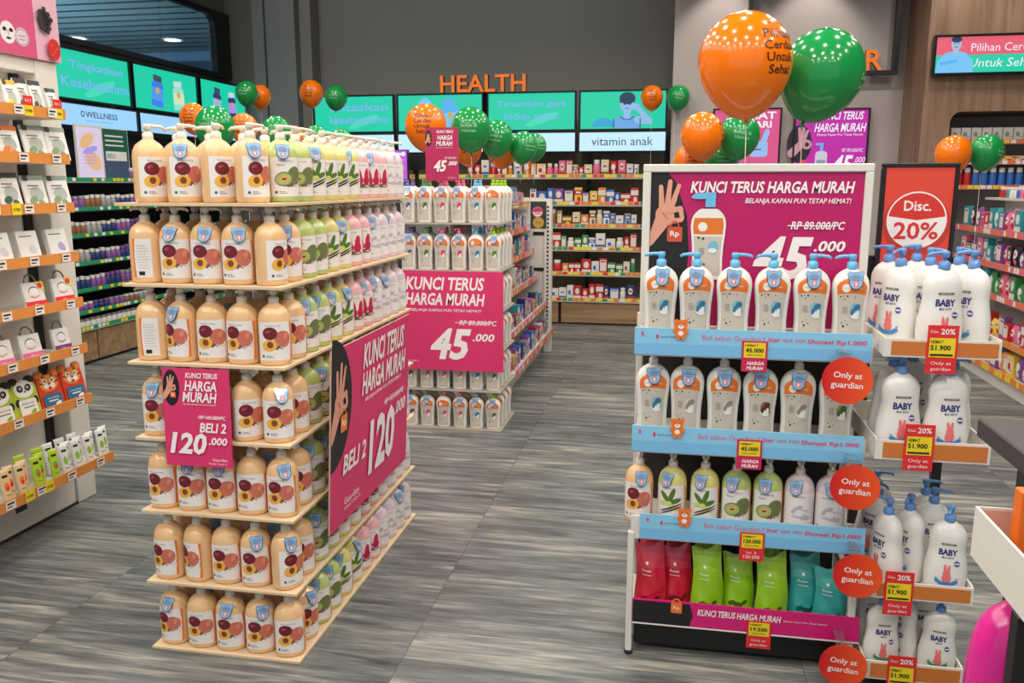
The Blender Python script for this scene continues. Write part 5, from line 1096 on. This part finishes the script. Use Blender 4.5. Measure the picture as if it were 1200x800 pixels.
# ================================================================ right-hand shelving
RR = root('toiletry_shelf_unit', 'white shelf unit of toiletries and gloves on the right', 'shelf unit', (0, 0, 0))
MB().box(2.92, 6.3, 0, 2.96, 8.35, 1.5, bpan).build('back_panel', RR)
MB().box(2.58, 6.3, 0, 2.92, 8.35, .10, offw).build('base', RR)
RL = [1.48, 1.225, .965, .72, .40, .15]
rc = [['blue', 'pink', 'red', 'teal', 'black', 'white'], ['pink', 'red', 'teal', 'black', 'purple'], ['purple', 'pink', 'teal', 'black'], ['green', 'white', 'pink', 'teal'], ['pink', 'yellow', 'purple', 'red'], ['orange', 'yellow', 'orange', 'purple']]
for li, z in enumerate(RL):
    if li == 0:
        MB().box(2.75, 6.3, z-.02, 2.92, 8.35, z-.0015, offw).build('shelf', RR); xo = 2.78
    else:
        xo = 2.53; sh = MB().box(xo, 6.3, z-.022, 2.92, 8.35, z-.0015, offw).build('shelf', RR)
        m2 = rail(MB(), 0, 2.05, 0, 0, .05, tagm_, [tagw, tagm_, orp, tagm_]) if li < 4 else rail(MB(), 0, 2.05, 0, 0, .05, orange, [orp, yellow, orange]); m2.build('price_rail', sh, (xo-.006, 8.35, z-.03), -pi/2)
    y = 8.25; i = 0
    while y > 6.45:
        i += 1; w = random.choice((.09, .11, .13)) if li else .07; k = rc[li][(i+random.randrange(2)) % len(rc[li])]; kd = ('bottle' if li == 0 else 'bag' if random.random() < .6 else 'box')
        h = random.uniform(.13, .19) if li else .09
        product(kd, k, w*.93, min(w*.7, .08), h, (xo+.065, y-w/2, z), -pi/2, f'{k} {dict(box="box", bottle="bottle", bag="bag")[kd]} on {nth(li+1)} right shelf from top, {nth(i)} from the far end', f'products on the {nth(li+1)} right shelf', st=random.randrange(3), acc='pink' if k == 'black' else None)
        y -= w+.006
# recess shelves in the wooden portal
RS = root('recess_shelf', 'white shelves inside the rounded wooden wall recess', 'shelf', (0, 0, 0))
MB().box(2.442, 9.16, .2, 4.55, 9.199, 2.0, mat('recess_grey', (170, 164, 166), .7)).build('back_panel', RS)
for li, z in enumerate((2.00, 1.83, 1.60)):
    z = (1.985, 1.80, 1.575)[li]; sh = MB().box(2.445, 8.62, z-.025, 4.55, 9.16, z-.0015, offw).build('shelf', RS)
    rail(MB(), 2.445, 4.55, 8.612, z-.028, .04, tagm_, [orp, tagw, orp, yellow]).build('price_rail', sh)
    x = 2.50; i = 0
    while x < 3.5:
        i += 1
        if li == 0: w, kd, k, h = .085, 'box', 'white', .12
        elif li == 1: w, kd, k, h = .11, 'box', 'yellow' if i % 3 else 'cream', .05
        else: w, kd, k, h = .07, 'bottle', 'red' if i < 4 else 'blue', .17
        product(kd, k, w*.95, .06, h, (x+w/2, 8.68, z), 0, f'{k} {kd} on {nth(li+1)} recess shelf from top, {nth(i)} from left', f'products on the {nth(li+1)} recess shelf', acc='grey' if li == 0 else None, st=2 if li == 0 else 0)
        x += w+.004

# ================================================================ balloons
def bal_mat(name, rgb):
    m = mat(name, rgb, .16, coat=.25, vary=.02, vscale=3); b = m.node_tree.nodes['Principled BSDF']; b.inputs['Subsurface Weight'].default_value = .0; return m
borg = bal_mat('balloon_orange', (250, 122, 6)); bgrn = bal_mat('balloon_green', (24, 144, 70)); sil = mat('balloon_print_silver', (150, 200, 160), .4); brown = mat('balloon_print_brown', (70, 34, 14), .4); strm = mat('ribbon_white', (214, 206, 190), .5)
def bal_prof():
    P = []
    for i in range(25):
        t = pi*i/24; z = -cos(t); r = sin(t)*(1 if z > 0 else 1-.16*z*z-.02*abs(z)); P.append((max(r, .012), z*(1.06 if z > 0 else 1.22)))
    return P
BP = bal_prof()
def bal_mesh(m, ink_, lines, yaw_):
    mb = MB(); mb.lathe(BP, m, n=40, cap=False); mb.lathe([(.02, -1.215), (.045, -1.24), (.075, -1.29), (.055, -1.285)], m, n=10)
    s = Sheet(); n = len(lines)
    for i, (t, hh) in enumerate(lines): y_ = (.70 if n > 3 else .36)-.245*i; sz = textmesh(t, 0, .012)[2]; s.text(t, 0, y_, hh*1.12*sz[0]/sz[1], hh*.9, ink_, bold=.012)
    def mp(x, y, d):
        a = x*1.0+yaw_; 
        for (r0, z0), (r1, z1) in zip(BP[:-1], BP[1:]):
            if z0 <= y <= z1: r = r0+(r1-r0)*(y-z0)/(z1-z0)
        r = r*1.004+d; return np.array([sin(a)*r, -cos(a)*r, y])
    s.emit(mb, mp, .004, .0, True); return mb.mesh('balloon')
lo = [('guardian', .10), ('Pilihan', .22), ('Cerdas', .20), ('Untuk', .20), ('Sehat', .20)]; lg = [('guardian', .11), ('Sehat &', .18), ('Hemat', .17)]
BM = {('o', a): bal_mesh(borg, brown, lo, R(a)) for a in (-30, 0, 38, 75)}; BM.update({('g', a): bal_mesh(bgrn, sil, lg, R(a)) for a in (-30, 0, 38, 75)})
BPOS = []
def balloon(c, px, py, rpx, Y, a, tilt, tie, label, group):
    """tie = height the ribbon is tied down at, straight below the knot"""
    while True:
        p = atY(px, py, Y); r = rpx*float((p-C0) @ fw)/F
        if all(np.linalg.norm((p-q)*np.array((1, 1, .88))) > (r+rq)*1.04 for q, rq in BPOS): break
        Y += .02
    BPOS.append((p, r))
    if tie == 1.355 and p[1] > 5.66: tie = 1.60
    o = inst('balloon', BM[c, a], None, tuple(p), (0, R(tilt), YAW*.6), (r, r, r)); tag(o, label, 'balloon', group)
    from mathutils import Euler, Vector
    Rm = Euler((0, R(tilt), YAW*.6)).to_matrix(); k0 = p+np.array(Rm @ Vector((0, 0, -1.27*r))); e = np.array((k0[0], k0[1], tie))
    pts = [tuple((Rm.transposed() @ Vector(w-p))/r) for w in (k0, k0*.75+e*.25+np.array([.004, 0, 0]), k0*.5+e*.5-np.array([.003, 0, 0]), e)]
    MB().tube(pts, .0016/r, strm, 5).build('ribbon', o)
    return o
g1, g2, g3, g4 = 'balloons over the framed poster stand', 'balloons over the far bottle stack', 'balloons behind the near stack', 'balloons on the back wall'
tA = 1.1005
balloon('o', 873, 73, 54, 2.93, 38, -4, tA, 'big orange balloon above the framed magenta poster', g1)
balloon('g', 963, 86, 48, 2.99, 75, 18, tA, 'big green balloon beside the largest orange balloon', g1)
tB = 0.0
balloon('o', 823, 158, 25, 5.0, 75, 0, tB, 'medium orange balloon lower left of the biggest one, in front', g1)
balloon('o', 808, 188, 18, 5.2, 0, 0, tB, 'orange balloon mostly hidden behind the poster frame corner', g1)
balloon('g', 866, 159, 24, 5.15, 0, 8, tB, 'medium green balloon under the biggest orange balloon', g1)
balloon('g', 846, 186, 20, 5.35, 0, 0, tB, 'green balloon low behind the poster frame, under medium pair', g1)
balloon('o', 764, 114, 13, 9.3, 0, 0, 0.0, 'small orange balloon beside the flexing boy screen', g4)
balloon('g', 795, 114, 13.5, 9.1, 0, 12, 0.0, 'small green balloon on the edge of the pale wall', g4)
balloon('o', 1117, 180, 20, 6.0, 75, 0, 0.0, 'orange balloon behind the Disc. 20% sign', 'balloons over the right shelves')
balloon('g', 1156, 178, 19, 6.05, 38, 10, 0.0, 'green balloon in front of the right shelves', 'balloons over the right shelves')
tC = 1.355
balloon('o', 499, 148, 24.5, 5.62, 0, 0, tC, 'orange balloon left of the small pink price card', g2)
balloon('g', 552, 151, 23.5, 5.5, 0, 0, tC, 'large green balloon right of the small pink price card', g2)
balloon('g', 582, 162, 19.5, 5.75, 0, 8, tC, 'second green balloon from left above the far stack', g2)
balloon('g', 613, 172, 17, 5.68, 38, 8, tC, 'third green balloon from left above the far stack', g2)
balloon('g', 626, 172, 14.5, 5.95, 38, 0, tC, 'rightmost green balloon above the far stack', g2)
balloon('o', 548, 174, 17, 5.95, 0, 0, tC, 'orange balloon tucked behind the large green balloon', g2)
balloon('o', 588, 176, 18, 6.1, 0, 0, tC, 'orange balloon peeking below the second green balloon', g2)
tD = 0.0
balloon('o', 227, 138, 16, 5.2, 0, 0, tD, 'orange balloon leftmost above the peach bottles', g3)
balloon('g', 252, 149, 23, 4.6, 0, 0, tD, 'large green balloon rising behind the peach bottle pumps', g3)
balloon('o', 286, 150, 16, 5.1, 0, 0, tD, 'orange balloon right of the large green one, behind pumps', g3)
balloon('g', 324, 155, 17.5, 5.0, 0, 0, tD, 'green balloon behind the green bottle pumps', g3)
balloon('g', 370, 162, 14, 4.85, 0, 0, tD, 'green balloon behind the yellow bottle pumps, left of two', g3)
balloon('g', 400, 166, 14, 4.9, 0, 0, tD, 'green balloon behind the pink bottle pumps, right of two', g3)
balloon('o', 345, 160, 12, 5.6, 0, 0, tD, 'orange balloon barely showing between two green ones', g3)
tE = 0.0
balloon('g', 289, 109, 13, 8.3, 0, 5, tE, 'green balloon in front of the left corner screen', g4)
balloon('o', 305, 113, 12.5, 8.6, 0, 0, tE, 'orange balloon in front of the grey pillar, left', g4)
balloon('o', 365, 109, 14, 8.8, 0, 0, 0.0, 'orange balloon at left end of the back screens', g4)
balloon('g', 394, 114, 13, 8.7, 0, 5, 0.0, 'green balloon over the leftmost back screen', g4)
